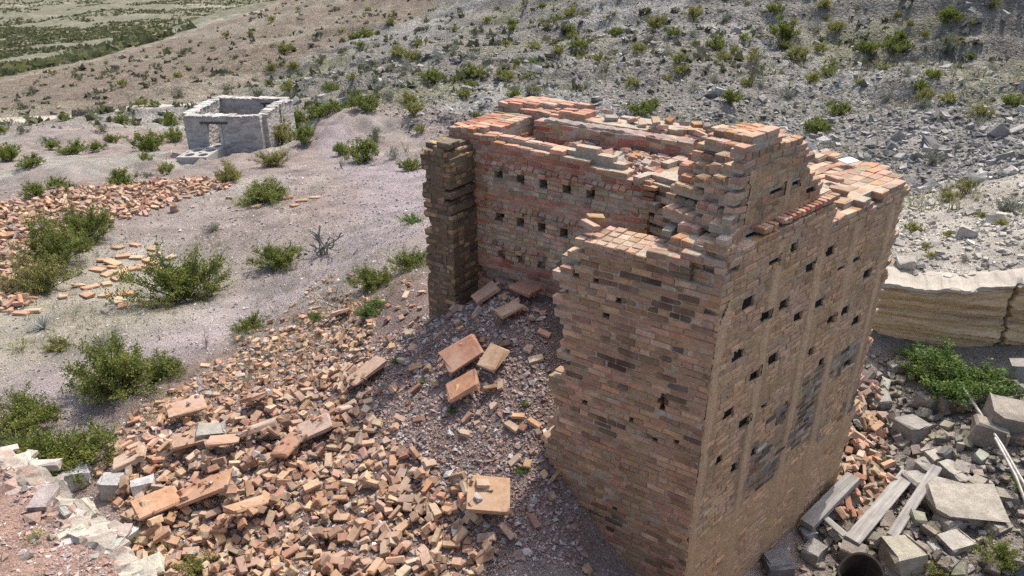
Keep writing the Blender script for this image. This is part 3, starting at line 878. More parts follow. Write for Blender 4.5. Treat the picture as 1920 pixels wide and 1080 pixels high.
for (s, z) in NICHE:                                 # corbelled hood beside each niche
    for q, (ds, dz, ex) in enumerate(((-0.02, 0.075, 0.055), (-0.03, 0.012, 0.03))):
        P2 = OK_ + U2 * (s + ds + 0.01) - V2 * (ex - 0.06)
        R3 = np.stack([np.array([V2[0], V2[1], 0]), np.array([-U2[0], -U2[1], 0]), np.array([0, 0, 1.0])], 1)
        R3[:, 1] = np.cross(R3[:, 2], R3[:, 0])
        R3 = R3 @ euler_np([rg.gauss(0, .1), -0.12 + rg.gauss(0, .1), rg.gauss(0, .1)])[0] @ np.diag([0.85, 1.05, 0.95])
        if q == 0: single('brick', 'kiln_wall_brick', rg.randrange(12), WORN, M_BRICK, R3, np.array([P2[0], P2[1], z + dz]) - RO, tone(rg, [GRY, TAN, PINK, BRN]), kw)

def kend_present(s, n, z):
    if (0.36 < s < 0.50 or 0.84 < s < 0.98) and 3.45 < z < 3.92: return False
    return z < 4.42 + 0.06 * n1d(s * 6 + n * 5, 83) - (0.08 if s < 0.2 else 0)
masonry('kiln_end_wall', OK_ + V2 * 0.0, V2, U2, 1.12, 0.24, 2.2, 4.62, kend_present, lambda s, n, z, rg, j, top: tone(rg, [RED, ORG, (0.38, 0.17, 0.10), (0.44, 0.22, 0.12)]),
        M_BRICK, singles=70, wob=1.4, label='orange red end wall of the kiln with two slots')
# two rounded ledge courses on the end wall
for zl, ex in ((4.27, 0.05), (4.20, 0.03), (4.13, 0.02)):
    for i in range(9):
        P2 = OK_ + V2 * (0.02 + i * 0.118) - U2 * (ex - 0.05)
        R3 = np.stack([np.array([U2[0], U2[1], 0]), np.array([V2[0], V2[1], 0]), np.array([0, 0, 1.0])], 1)
        R3[:, 1] = np.cross(R3[:, 2], R3[:, 0])
        R3 = R3 @ euler_np([rg.gauss(0, .03), rg.gauss(0, .03), rg.gauss(0, .05)])[0] @ np.diag([0.8, 1.05, 0.95])
        single('brick', 'kiln_wall_brick', rg.randrange(12), WORN, M_BRICK, R3, np.array([P2[0], P2[1], zl]) - RO, tone(rg, [(0.46, 0.24, 0.14), ORG, RED]), kw)

def far_present(s, n, z): return z < 4.615 + 0.02 * n1d(s * 5, 85) - 0.25 * (s > 2.25)
fw = masonry('kiln_far_wall', CN + U2 * 1.55 + V2 * 2.98, U2, V2, 2.5, 0.25, 3.6, 4.74, far_present, lambda s, n, z, rg, j, top: tone(rg, [PINK, (0.33, 0.2, 0.15), RED, BRN, TAN]),
             M_BRICK, singles=80, wob=2.0, label='inner far wall of the kiln capped with grey mortar')
# lumpy grey mortar bed on its top
ns_ = 90
ss = np.linspace(0, 2.15, ns_); prof = [(.02, -.05), (0.04, .012), (.11, .02), (.2, .014), (.235, -.05)]
Vc, Fc = [], []
for i, s in enumerate(ss):
    for j, (n, dz) in enumerate(prof):
        P2 = CN + U2 * (1.55 + s) + V2 * (2.98 + n + 0.02 * n1d(s * 9 + j * 3, 87)) - RO[:2]
        Vc.append((P2[0], P2[1], 4.605 + dz * (0.7 + 0.8 * n1d(s * 12 + j, 88)) + 0.035 * n1d(s * 9 + j * 5, 89) + 0.02 * n1d(s * 23 + j * 7, 90)))
for i in range(ns_ - 1):
    for j in range(4): Fc.append((i * 5 + j, (i + 1) * 5 + j, (i + 1) * 5 + j + 1, i * 5 + j + 1))
M_CAP = mortar_mat('grey_mortar', (0.36, 0.30, 0.26), (0.28, 0.215, 0.18))
link('mortar_cap', mesh_np('mortar_cap', np.array(Vc), Fc, M_CAP, smooth=False), fw)

def left_present(s, n, z): return z < 4.57 + 0.10 * n1d(s * 5 + n * 6, 91) - (0.12 if n < 0.3 and s < 0.3 else 0)
masonry('kiln_left_block', CN + U2 * 4.0 + V2 * 2.10, U2, V2, 0.66, 1.6, 3.3, 4.74, left_present, lambda s, n, z, rg, j, top: tone(rg, [PINK, RED, ORG, TAN, (0.34, 0.22, 0.17)]),
        M_BRICK, singles=60, wob=2.2, label='rounded left end of the kiln')
def back_present(s, n, z):
    return z < 4.60 + 0.10 * n1d(s * 3 + n * 5, 93) + 0.06 * n1d(s * 8 + n * 7, 94) + (0.08 if s > 2.4 else 0)
masonry('back_wall', CN + U2 * 0.9 + V2 * 3.24, U2, V2, 3.75, 0.62, 3.3, 4.82, back_present, lambda s, n, z, rg, j, top: tone(rg, [PINK, PINK, ORG, TAN, (0.4, 0.2, 0.135), (0.46, 0.3, 0.21)]),
        M_BRICK, singles=150, wob=2.0, label='wide uneven back wall of stacked red bricks')
link('kiln_core', mesh_np('kiln_core', np.array([(*((CN + U2 * a + V2 * b) - RO[:2]), z) for z in (0.5, 3.35) for a, b in ((1.7, 2.2), (1.0, 3.75), (4.55, 3.7), (4.55, 2.2))]),
     [(0, 1, 2, 3), (7, 6, 5, 4), (0, 4, 5, 1), (1, 5, 6, 2), (2, 6, 7, 3), (3, 7, 4, 0)], M_MORTAR), ruin)
# packed debris inside the kiln
na, nb = 50, 22
aa, bb = np.meshgrid(np.linspace(1.7, 4.1, na), np.linspace(2.2, 3.05, nb))
zz = 4.34 - 0.14 * sstep(3.0, 3.9, aa) + 0.10 * fbm(aa * 3, bb * 3, 4, 95)
Vd = np.stack([CN[0] + U2[0] * aa + V2[0] * bb - RO[0], CN[1] + U2[1] * aa + V2[1] * bb - RO[1], zz], -1).reshape(-1, 3)
cg = np.arange(na * nb).reshape(nb, na)
FILL = mesh_np('debris_fill', Vd, np.stack([cg[:-1, :-1], cg[:-1, 1:], cg[1:, 1:], cg[1:, :-1]], -1).reshape(-1, 4), M_CAP, smooth=True)
link('debris_fill', FILL, ruin)

# end pier at the far left --------------------------------------------
def pier_present(s, n, z):
    if z > 4.49 + 0.16 * n1d(s * 7 + n * 8, 97): return False
    r0 = 0.03 + 0.12 * n1d(z * 4, 98) + 0.06 * n1d(z * 13, 99)
    if z < 3.0: r0 -= 0.05
    l0 = 0.46 + 0.04 * n1d(z * 11, 96)
    if z < 2.6 and n < .12: l0 += 0.03
    return r0 < s < l0
def pier_col(s, n, z, rg, j, top):
    if s > 0.36 or (s < 0.14 and n2d(s * 3, z * 2, 86) > 0.05): return tone(rg, [(0.33, 0.22, 0.11), (0.27, 0.19, 0.11), (0.22, 0.15, 0.09), (0.16, 0.11, 0.07)])
    return tone(rg, [(0.15, 0.105, 0.07), (0.19, 0.135, 0.09), (0.11, 0.082, 0.06), (0.24, 0.165, 0.11)], .2)
pier = masonry('end_pier', CN + U2 * 4.19 + V2 * 1.56, U2, V2, 0.52, 0.6, 1.4, 4.69, pier_present, pier_col, M_BRICK, M_MUD, singles=110, shapes=WORN, wob=1.7, header_every=5,
        label='ragged dark end pier with yellowish edge bricks')
render_coat(CN + U2 * 4.19 + V2 * 1.56, U2, V2, 0.0, 0.5, 1.9, 4.3, 0.02, (), 171, lambda s, z: np.full(s.shape, -0.006), pier,
            lambda s, z: (s > 0.10 + .16 * fbm(z * 4, z * 0 + 166.6, 1, 98)) & (s < .36 + .08 * fbm(z * 7, z * 2, 2, 4)), M_MUD, 2.2)
# ------------------------------------------------------------------ fallen bricks, tiles and stones
class Heap:
    """pieces laid one after another on a height raster"""
    def __init__(self, x0, x1, y0, y1, res):
        self.x0, self.y0, self.res = x0, y0, res
        self.nx, self.ny = int((x1 - x0) / res) + 1, int((y1 - y0) / res) + 1
        xx, yy = np.meshgrid(x0 + np.arange(self.nx) * res, y0 + np.arange(self.ny) * res)
        self.h = height(xx, yy)
        self.ground = self.h.copy()
    def at(self, x, y):
        i = min(max(int(round((y - self.y0) / self.res)), 2), self.ny - 3); j = min(max(int(round((x - self.x0) / self.res)), 2), self.nx - 3)
        return float(self.h[i - 2:i + 3, j - 2:j + 3].max())
    def lay(self, x, y, yaw, dims, rg, tilt=0.25, bed=0.35, fit=0.9):
        """dims are full sizes along local x, y, z; returns (rotation 3x3, centre) or None"""
        lx, ly, lz = dims
        gx = np.linspace(-lx / 2, lx / 2, max(3, int(lx / self.res))); gy = np.linspace(-ly / 2, ly / 2, max(3, int(ly / self.res)))
        a, b = np.meshgrid(gx, gy); a = a.ravel(); b = b.ravel()
        c, s = math.cos(yaw), math.sin(yaw)
        wx, wy = x + c * a - s * b, y + s * a + c * b
        ix = np.round((wx - self.x0) / self.res).astype(int); iy = np.round((wy - self.y0) / self.res).astype(int)
        if ix.min() < 0 or iy.min() < 0 or ix.max() >= self.nx or iy.max() >= self.ny: return None
        h = self.h[iy, ix]
        A = np.c_[a, b, np.ones_like(a)]
        k = np.linalg.lstsq(A, h, rcond=None)[0]
        sx = float(np.clip(k[0] * fit + rg.gauss(0, tilt), -0.85, 0.85)); sy = float(np.clip(k[1] * fit + rg.gauss(0, tilt), -0.85, 0.85))
        resid = h - (sx * a + sy * b)
        z = float(np.quantile(resid, 1 - bed * 0.5) * 0.75 + resid.mean() * 0.25)
        ex = np.array([c, s, sx]); ey = np.array([-s, c, sy])
        ex /= np.linalg.norm(ex); ez = np.cross(ex, ey); ez /= np.linalg.norm(ez); ey = np.cross(ez, ex)
        R = np.stack([ex, ey, ez], 1)
        P = np.array([x, y, z]) + ez * (lz / 2) * 0.9
        top = z + sx * a + sy * b + lz * ez[2]
        np.maximum.at(self.h, (iy, ix), top)
        return R, P

LOOSE = [(0.41, 0.27, 0.175), (0.45, 0.30, 0.19), (0.41, 0.23, 0.14), (0.37, 0.215, 0.14), (0.33, 0.195, 0.135), (0.47, 0.34, 0.23), (0.29, 0.17, 0.125), (0.39, 0.27, 0.19), (0.42, 0.31, 0.225), (0.47, 0.29, 0.18)]
STONE = [(0.42, 0.40, 0.37), (0.33, 0.31, 0.30), (0.27, 0.25, 0.25), (0.37, 0.33, 0.30)]

def inside(poly, x, y):
    c = False; n = len(poly)
    for i in range(n):
        (x0, y0), (x1, y1) = poly[i], poly[i - 1]
        if (y0 > y) != (y1 > y) and x < (x1 - x0) * (y - y0) / (y1 - y0) + x0: c = not c
    return c
def area_of(pixels): return [site(*p)[:2] for p in pixels]
def bbox(p): a = np.array(p); return a[:, 0].min(), a[:, 0].max(), a[:, 1].min(), a[:, 1].max()

ORI = [(BL, BW, BH), (BL, BW, BH), (BL, BW, BH), (BL, BH, BW), (BL, BW, BH)]
PERM = {0: np.eye(3), 1: np.array([[1, 0, 0], [0, 0, -1], [0, 1, 0]]).T, 3: np.array([[0, 1, 0], [0, 0, 1], [1, 0, 0.]]).T}
def perm_for(dims):
    """matrix taking brick axes (long, wide, thick) to local axes with the given order"""
    src = (BL, BW, BH); M = np.zeros((3, 3)); used = set()
    for i, d in enumerate(dims):
        for k, q in enumerate(src):
            if k not in used and abs(q - d) < 1e-6:
                M[i, k] = 1; used.add(k); break
    if np.linalg.det(M) < 0: M[2] *= -1
    return M

def strew(heap, poly, n, rg, weight=None, scale=(0.8, 1.02), broken=0.52, tilt=0.28, colours=LOOSE):
    out = []
    x0, x1, y0, y1 = bbox(poly); tries = 0
    while len(out) < n and tries < n * 30:
        tries += 1
        x, y = rg.uniform(x0, x1), rg.uniform(y0, y1)
        if not inside(poly, x, y): continue
        if weight and rg.random() > weight(x, y): continue
        o = ORI[rg.randrange(5)]
        rr_ = math.hypot(x, y)
        far_ = min(1.0, max(0.0, (rr_ - 8.6) / 2.5)) if heap.res < .03 else 0.0
        bk_ = rg.randrange(14) if rg.random() < broken + .3 * far_ else -1
        f = BROKF[bk_] if bk_ >= 0 else 1.0
        sc = rg.uniform(*scale) * (1 - .28 * far_ * rg.random())
        S_ = np.array([1, rg.uniform(.88, 1.06), rg.uniform(.85, 1.12)]) * sc
        M = perm_for(o)
        dims = np.abs(M) @ (np.array([BL * f, BW, BH]) * S_)
        r = heap.lay(x, y, rg.uniform(0, math.tau), dims, rg, tilt)
        if r is None: continue
        R = r[0] @ M @ np.diag(S_)
        out.append((R, r[1], tone(rg, colours, .2), (12 + bk_) if bk_ >= 0 else rg.randrange(12), f * sc))
    return out

GROUP_N = 0
TONES = [((0.44, 0.31, 0.22), 'pale tan'), ((0.38, 0.22, 0.145), 'orange'), ((0.31, 0.185, 0.14), 'dull red'), ((0.24, 0.15, 0.115), 'dark brown'), ((0.36, 0.26, 0.195), 'dusty brown'), ((0.48, 0.36, 0.27), 'cream')]
def describe(R, P, c, f, label, marks):
    """colour, state and the landmark a loose brick lies next to"""
    tn = min(TONES, key=lambda t: np.abs(np.array(t[0]) - c).sum())[1]
    st = 'whole' if f > 0.84 else ('half' if f < 0.6 else 'chipped')
    if not marks: return '%s %s %s' % (st, tn, label)
    px, py = proj(P)
    m = min(marks, key=lambda q: math.hypot(px - q[0], py - q[1]))
    dx, dy = px - m[0], py - m[1]
    side = ('right of' if dx > 0 else 'left of') if abs(dx) > abs(dy) * 1.2 else ('just below' if dy > 0 else 'just above')
    return '%s %s brick %s the %s' % (st, tn, side, m[2])
HEAP_MARKS = [(690, 715, 'long dusty tile'), (498, 828, 'pale topped stacked tile'), (595, 820, 'greyish tile mid heap'), (484, 768, 'tilted brown square tile'), (355, 790, 'thick pink tile'), (360, 850, 'small dusty tile'),
 (392, 935, 'long pointed orange tile'), (300, 965, 'flat orange foot tile'), (475, 978, 'slanting tan tile'), (545, 855, 'narrow upright brown tile'), (250, 880, 'squarish tan tile'), (425, 852, 'propped tan tile'), (916, 958, 'large tan tile'),
 (697, 575, 'low green shrub on the slope'), (400, 842, 'grey mortar lump'), (640, 600, 'small tan tile on the slope'), (300, 1030, 'yellow flowering weed')]
PIT_MARKS = [(1645, 768, 'pale boulder by the right wall'), (1640, 970, 'wide grey plank'), (1545, 965, 'short thick timber'), (1705, 820, 'rounded grey boulder'), (1592, 855, 'green tuft by the right wall'), (1600, 1060, 'rusty drum')]
def place_bricks(recs, n_single, label, group, stuff_name, stuff_label, marks=None):
    """the n_single bricks that show largest become things of their own"""
    n = len(recs); named = {}
    sc = []
    for i, r in enumerate(recs):
        d = np.linalg.norm(CAMP - r[1])
        sc.append(r[4] / d ** 2 * (0.25 + 0.75 * (i / n) ** 1.0))
    order = sorted(range(n), key=lambda i: -sc[i])
    for i in order[:n_single]:
        R, P, c, v, f = recs[i]
        o = single('loose_brick', 'loose_brick', v, WORN, M_LOOSE, R, P, c)
        named.setdefault(describe(R, P, c, f, label, marks), []).append((proj(P)[0], o.name, o))
    for lab, lst in named.items():
        lst.sort(); m_ = len(lst)
        for i, (_, _, o) in enumerate(lst):
            k = min(i, m_ - 1 - i); side = 'left' if i <= m_ - 1 - i else 'right'
            tag(o, lab if m_ == 1 else lab + ', ' + (side + 'most' if k == 0 else ['', 'second', 'third', 'fourth', 'fifth', 'sixth', 'seventh', 'eighth', 'ninth'][min(k, 8)] + ' from ' + side), 'brick', group)
    rest = [recs[i] for i in order[n_single:]]
    if rest:
        o = join_pieces(stuff_name, WORN, [r[3] for r in rest], [r[0] for r in rest], [r[1] for r in rest], [r[2] for r in rest], M_LOOSE)
        tag(o, stuff_label, 'rubble', kind='stuff')

rg = random.Random(11)
heap = Heap(-9.0, 3.2, 4.6, 15.5, 0.026)
MAIN = area_of([(175, 905), (235, 790), (385, 700), (480, 640), (570, 600), (640, 560), (720, 560), (700, 620), (690, 690), (700, 790), (760, 850), (840, 880), (905, 930), (915, 1000), (915, 1079), (300, 1079), (250, 1000)])
MAIN[-3] = (MAIN[-3][0] + 0.1, MAIN[-3][1] - 0.5); MAIN[-2] = (MAIN[-2][0], MAIN[-2][1] - 0.6)
EDGE = area_of([(370, 690), (560, 560), (640, 505), (800, 530), (790, 600), (600, 640)])
SHADE = area_of([(700, 640), (800, 590), (900, 560), (1020, 590), (1040, 800), (1090, 960), (1100, 1079), (900, 1079), (760, 860), (690, 760)])

# fired clay tiles: px, py of their place, yaw, size, tilt, colour, label
TILE_SPOTS = [
 (868, 684, 0.35, (.46, .34, .07), (0.40, 0.20, 0.13), 'clean square red floor tile, upper of the two in the shaded gravel'),
 (870, 741, 0.15, (.40, .30, .07), (0.42, 0.22, 0.13), 'square orange tile, lower of the two in the shaded gravel'),
 (925, 688, 0.9, (.32, .24, .06), (0.42, 0.28, 0.18), 'broken tan tile pieces right of the square red tile'),
 (690, 715, 0.75, (.52, .30, .07), (0.40, 0.27, 0.19), 'long dusty tile lying on the upper slope of the heap'),
 (916, 958, 0.1, (.42, .42, .07), (0.42, 0.26, 0.15), 'large tan tile with a brick resting on it'),
 (498, 828, 0.1, (.42, .30, .09), (0.40, 0.29, 0.22), 'pale topped tile stacked in the middle of the heap'),
 (595, 820, 0.25, (.40, .28, .07), (0.41, 0.30, 0.24), 'greyish tile right of the pale topped tile'),
 (484, 768, 0.9, (.32, .30, .07), (0.36, 0.21, 0.15), 'tilted brown square tile standing up on the heap'),
 (355, 790, 0.5, (.46, .26, .08), (0.42, 0.27, 0.19), 'thick pink tile at the upper left of the heap'),
 (360, 850, 0.35, (.38, .24, .07), (0.38, 0.25, 0.18), 'small dusty tile below the thick pink tile'),
 (392, 935, 0.05, (.62, .30, .06), (0.43, 0.24, 0.14), 'long pointed orange tile low on the heap'),
 (300, 965, 0.6, (.46, .34, .06), (0.43, 0.245, 0.15), 'flat orange tile at the left foot of the heap'),
 (475, 978, 0.75, (.50, .26, .08), (0.42, 0.26, 0.16), 'slanting tan tile below the long pointed tile'),
 (545, 855, 1.1, (.38, .26, .06), (0.36, 0.20, 0.13), 'narrow upright brown tile beside the pale topped tile'),
 (250, 880, 0.4, (.36, .28, .08), (0.41, 0.31, 0.23), 'squarish tan tile near the dark shrub'),
 (425, 852, 0.25, (.34, .24, .07), (0.40, 0.25, 0.17), 'tan tile propped left of the stacked tile'),
 (1055, 850, -0.6, (.40, .34, .07), (0.42, 0.25, 0.15), 'orange tile leaning at the foot of the front wall'),
 (985, 558, 1.0, (.36, .30, .07), (0.36, 0.20, 0.14), 'dark red tile slumped against the kiln wall'),
 (912, 566, 0.3, (.34, .22, .06), (0.41, 0.25, 0.17), 'tan tile at the foot of the kiln wall'),
 (955, 598, 0.5, (.30, .22, .06), (0.36, 0.23, 0.15), 'brown broken tile on the debris before the kiln'),
 (640, 600, 0.3, (.30, .22, .06), (0.40, 0.26, 0.18), 'small tan tile beside the green shrub on the slope'),
]
recs = []
dx_, dy_ = MAIN[0][0], MAIN[0][1]
dens = lambda x, y: float(np.interp(math.hypot(x, y), [8.0, 9.6, 10.8, 12.0], [1.0, .9, .42, .16]))
recs += strew(heap, MAIN, 660, rg, dens, tilt=.2)
tiles = []
rt = random.Random(3)
for (px, py, yaw, dims, c, lab) in TILE_SPOTS:
    x, y, z, t = site(px, py)
    for q in range(2):
        r = heap.lay(x, y, yaw, dims, rt, 0.13, 0.6)
    tiles.append((r, dims, c, lab))
recs += strew(heap, MAIN, 360, rg, dens, tilt=0.25)
recs += strew(heap, EDGE, 130, rg, scale=(0.75, 1.0), broken=0.55)
shade_recs = strew(heap, SHADE, 85, rg, broken=0.6, scale=(0.7, 1.0))
# make sure that a tile is not buried: lay them again on the finished heap
heap2 = heap.h.copy()
rt = random.Random(4)
for i, (px, py, yaw, dims, c, lab) in enumerate(TILE_SPOTS):
    x, y, z, t = site(px, py)
    dims = (dims[0] * 1.08, dims[1] * 1.08, dims[2] * .8); r = heap.lay(x, y, yaw + rt.uniform(-.1, .1), dims, rt, 0.12 if i > 4 else .05, 0.6)
    if r is None: continue
    V, F = chamfer_block(dims[0] / 2, dims[1] / 2, dims[2] / 2, 0.008, _rng, 0.006, 0.3)
    o = link('clay_tile', mesh_np('clay_tile', V, F, M_SLAB), color=c)
    o.matrix_basis = Matrix([[*r[0][0], r[1][0]], [*r[0][1], r[1][1]], [*r[0][2], r[1][2]], [0, 0, 0, 1]])
    tag(o, lab, 'tile', 'fallen clay tiles')
place_bricks(recs, 160, 'brick on the rubble heap', 'loose bricks on the heap', 'brick_rubble', 'heap of tumbled broken bricks left of the ruin', HEAP_MARKS)
place_bricks(shade_recs, 20, 'brick on the shaded gravel before the kiln opening', 'bricks on the shaded gravel', 'brick_fragments', 'small brick fragments on the shaded gravel')
# one brick resting on the large tile
x, y, z, t = site(905, 942)
r = heap.lay(x, y, 0.2, (BL * .7, BW, BH), rt, 0.02, 0.1)
tag(single('loose_brick', 'loose_brick', 1, WORN, M_LOOSE, r[0] @ np.diag([.7, 1, 1]), r[1], (0.45, 0.3, 0.19)), 'half brick resting on the large tan tile', 'brick')

# long pile at the far left of the yard
FARP = area_of([(0, 395), (190, 352), (300, 340), (430, 336), (436, 352), (330, 372), (290, 400), (215, 412), (215, 360), (120, 400), (60, 470), (130, 500), (40, 590), (0, 592)])
FARP = area_of([(-40, 400), (190, 352), (300, 340), (430, 336), (436, 352), (340, 375), (290, 402), (215, 415), (150, 440), (110, 500), (50, 585), (-40, 600)])
bx = bbox(FARP)
heapf = Heap(bx[0] - .5, bx[1] + .5, bx[2] - .5, bx[3] + .5, 0.05)
# the pile is a low ridge: raise its bed under the bricks
fr_ = strew(heapf, FARP, 1300, rg, scale=(0.95, 1.25), tilt=0.3, colours=[(0.46, 0.30, 0.19), (0.44, 0.27, 0.17), (0.42, 0.23, 0.14), (0.48, 0.34, 0.23), (0.38, 0.22, 0.15)])
place_bricks(fr_, 22, 'brick on the long low pile at far left', 'bricks of the far pile', 'far_brick_pile', 'long low pile of orange bricks along the yard')
SPARSE = [(254, 462), (222, 466), (288, 470), (292, 480), (232, 484), (197, 490), (256, 484), (278, 490), (210, 504), (228, 512), (268, 500), (292, 494), (184, 508), (205, 515), (220, 525), (232, 520), (200, 535), (147, 537), (170, 540), (165, 556), (198, 557), (236, 553), (222, 566), (232, 577), (118, 556), (275, 572), (322, 486), (298, 506), (250, 505), (212, 494),
          (430, 372), (470, 380), (480, 388), (540, 372), (566, 378), (590, 372), (552, 388), (15, 578), (40, 590), (60, 585)]
frag = []
rs = random.Random(8)
heapy = Heap(-13, -3, 12, 26, 0.05)
for i, (px, py) in enumerate(SPARSE):
    x, y, z, t = site(px, py)
    big = rs.uniform(1.1, 1.9)
    r = heapy.lay(x, y, rs.uniform(0, 3), (BL * big, BW * big * 1.3, BH * 1.1), rs, 0.08, 0.5)
    if r is None: continue
    o = single('tile_fragment', 'tile_fragment', rs.randrange(12), WORN, M_SLAB, r[0] @ np.diag([big, big * 1.3, 1.1]), r[1], tone(rs, [(0.46, 0.29, 0.18), (0.44, 0.25, 0.15), (0.47, 0.34, 0.23)], .1))
    frag.append((px, o, i < 30))
NTH = 'leftmost second third fourth fifth sixth seventh eighth ninth tenth eleventh twelfth thirteenth fourteenth fifteenth sixteenth seventeenth eighteenth nineteenth twentieth'.split()
for grp_ in (True, False):
    lst = sorted([f for f in frag if f[2] == grp_], key=lambda f: f[0]); n_ = len(lst)
    for i, (px, o, g_) in enumerate(lst):
        k = min(i, n_ - 1 - i); side = 'left' if i <= n_ - 1 - i else 'right'
        w_ = (side + 'most') if k == 0 else NTH[k] + ' from the ' + side
        tag(o, 'flat tile fragment %s, %s' % ('scattered on the left gravel of the yard' if grp_ else 'beside the yard shrubs', w_), 'tile fragment', 'tile fragments on the yard')

# bricks lying loose on top of the ruin
rk = random.Random(5)
def on_kiln(u, v): return CN + U2 * u + V2 * v
TOPS = []
for i in range(40):
    TOPS.append((rk.uniform(1.8, 3.8), rk.uniform(2.36, 2.9), 4.30, 'loose brick among the debris inside the kiln top', 'bricks in the kiln top'))
for i in range(14):
    TOPS.append((rk.uniform(1.0, 4.5), rk.uniform(3.28, 3.8), 4.63, 'loose brick lying on the wide back wall', 'bricks on the back wall'))
for (u, v, z) in ((1.75, 3.62, 4.66), (1.62, 3.62, 4.66), (1.9, 3.55, 4.67), (2.25, 3.45, 4.67), (1.3, 3.5, 4.66)):
    TOPS.append((u, v, z, 'loose brick lying on the wide back wall', 'bricks on the back wall'))
for (u, v, z) in ((1.42, .33, 4.47), (.55, .42, 4.49), (.48, .5, 4.55), (.7, .46, 4.47), (1.38, .15, 4.46)):
    TOPS.append((u, v, z, 'loose brick resting on top of the front wall', 'bricks on the front wall'))
_cnt = {}
_tot = {}
for q in TOPS: _tot[q[4]] = _tot.get(q[4], 0) + 1
TOPS.sort(key=lambda q: proj((*on_kiln(q[0], q[1]), q[2]))[0])
NTH2 = ['leftmost', 'second', 'third', 'fourth', 'fifth', 'sixth', 'seventh', 'eighth', 'ninth', 'tenth', 'eleventh', 'twelfth', 'thirteenth', 'fourteenth', 'fifteenth', 'sixteenth', 'seventeenth', 'eighteenth', 'nineteenth', 'twentieth']
for (u, v, z, lab, grp) in TOPS:
    i_ = _cnt.get(grp, 0); _cnt[grp] = i_ + 1; j_ = _tot[grp] - 1 - i_
    lab += ', ' + ((('leftmost' if i_ == 0 else NTH2[i_] + ' from left') if i_ <= j_ else ('rightmost' if j_ == 0 else NTH2[j_] + ' from right')))
    P2 = on_kiln(u, v)
    if grp == 'bricks in the kiln top':
        z = 4.34 - 0.14 * float(sstep(3.0, 3.9, u)) + 0.10 * float(fbm(np.array([u * 3]), np.array([v * 3]), 4, 95)[0])
    f = rk.uniform(.5, 1)
    R = euler_np([rk.gauss(0, .22), rk.gauss(0, .25), rk.uniform(0, 3.1)])[0] @ np.diag([f, 1, 1])
    o = single('loose_brick', 'loose_brick', rk.randrange(12), WORN, M_LOOSE, R, (P2[0], P2[1], z + 0.03), tone(rk, [PINK, TAN, ORG, GRY], .15))
    tag(o, lab, 'brick', grp)
for (w, n, z), wh_ in zip(((2.35, .42, 4.47), (2.15, .25, 4.46), (2.6, .3, 4.46), (2.9, .5, 4.47), (2.45, .8, 4.5), (2.75, 1.2, 4.5)), ('just behind the broken gap', 'nearest the ledge course', 'on the front edge', 'nearest the right corner', 'in its middle', 'farthest back')):
    P2 = CN + W2 * w + I2 * n
    R = euler_np([rk.gauss(0, .1), rk.gauss(0, .1), rk.uniform(0, 3.1)])[0]
    tag(single('loose_brick', 'loose_brick', rk.randrange(12), WORN, M_LOOSE, R, (P2[0], P2[1], z + 0.02), tone(rk, [PINK, TAN, ORG], .15)), 'loose brick on the flat top of the right wall block, ' + wh_, 'brick', 'bricks on the flat top')

# ------------------------------------------------------------------ stones
def stone_mat(name, spread=0.3, scale=1.0, streak=False):
    m, nt, b = new_mat(name)
    c = own_colour(nt)
    n1 = noise(nt, 6 * scale, 6, 0.65); n2 = noise(nt, 45 * scale, 5, 0.7)
    c = mix(nt, 1.0, c, ramp(nt, n1.outputs[0], [(0.3, 1 - spread), (0.7, 1 + spread * .7)]).outputs[0], 'MULTIPLY')
    c = mix(nt, 0.8, c, ramp(nt, n2.outputs[0], [(0.3, 0.7), (0.65, 1.12)]).outputs[0], 'MULTIPLY')
    nt.links.new(c, b.inputs['Base Color'])
    bump(nt, b, math_(nt, 'ADD', n2.outputs[0], math_(nt, 'MULTIPLY', n1.outputs[0], 2)), 0.8, 0.012 / scale)
    return m
M_STONE = stone_mat('limestone')
M_SCREE = stone_mat('scree_stone', 0.3, 0.35)

def scatter_stones(name, label, xs, ys, sizes, shapes, cols, mat, sink=0.25, z=None):
    n = len(xs)
    z = height(xs, ys) if z is None else z
    e = np.c_[RNG.normal(0, .35, n), RNG.normal(0, .35, n), RNG.uniform(0, 6.28, n)]
    R = euler_np(e) * np.asarray(sizes)[:, None, None]
    P = np.c_[xs, ys, z + np.asarray(sizes) * (0.5 - sink)]
    c = np.asarray(cols)[RNG.integers(0, len(cols), n)] * RNG.normal(1, .15, (n, 1))
    o = join_pieces(name, shapes, RNG.integers(0, len(shapes), n), R, P, np.clip(c, .03, .75), mat)
    tag(o, label, kind='stuff')
    return o

cx_, cy_ = [], []
x0, x1, y0, y1 = bbox(MAIN)
while len(cx_) < 8000:
    a, b = rg.uniform(x0, x1), rg.uniform(y0, y1)
    if inside(MAIN, a, b): cx_.append(a); cy_.append(b)
cx_, cy_ = np.array(cx_), np.array(cy_)
ix = np.round((cx_ - heap.x0) / heap.res).astype(int); iy = np.round((cy_ - heap.y0) / heap.res).astype(int)
M_CHIP = stone_mat('brick_chip_clay')
scatter_stones('brick_chips', 'brick crumbs between the tumbled bricks of the heap', cx_, cy_, np.clip(RNG.lognormal(-3.6, .55, len(cx_)), .010, .08), CHIPS,
               LOOSE + [(0.5, 0.46, 0.42), (0.33, 0.28, 0.27), (0.3, 0.25, 0.24)], M_CHIP, z=heap.ground[iy, ix] + np.where(RNG.random(len(cx_)) < .12, (heap.h - heap.ground)[iy, ix], 0))
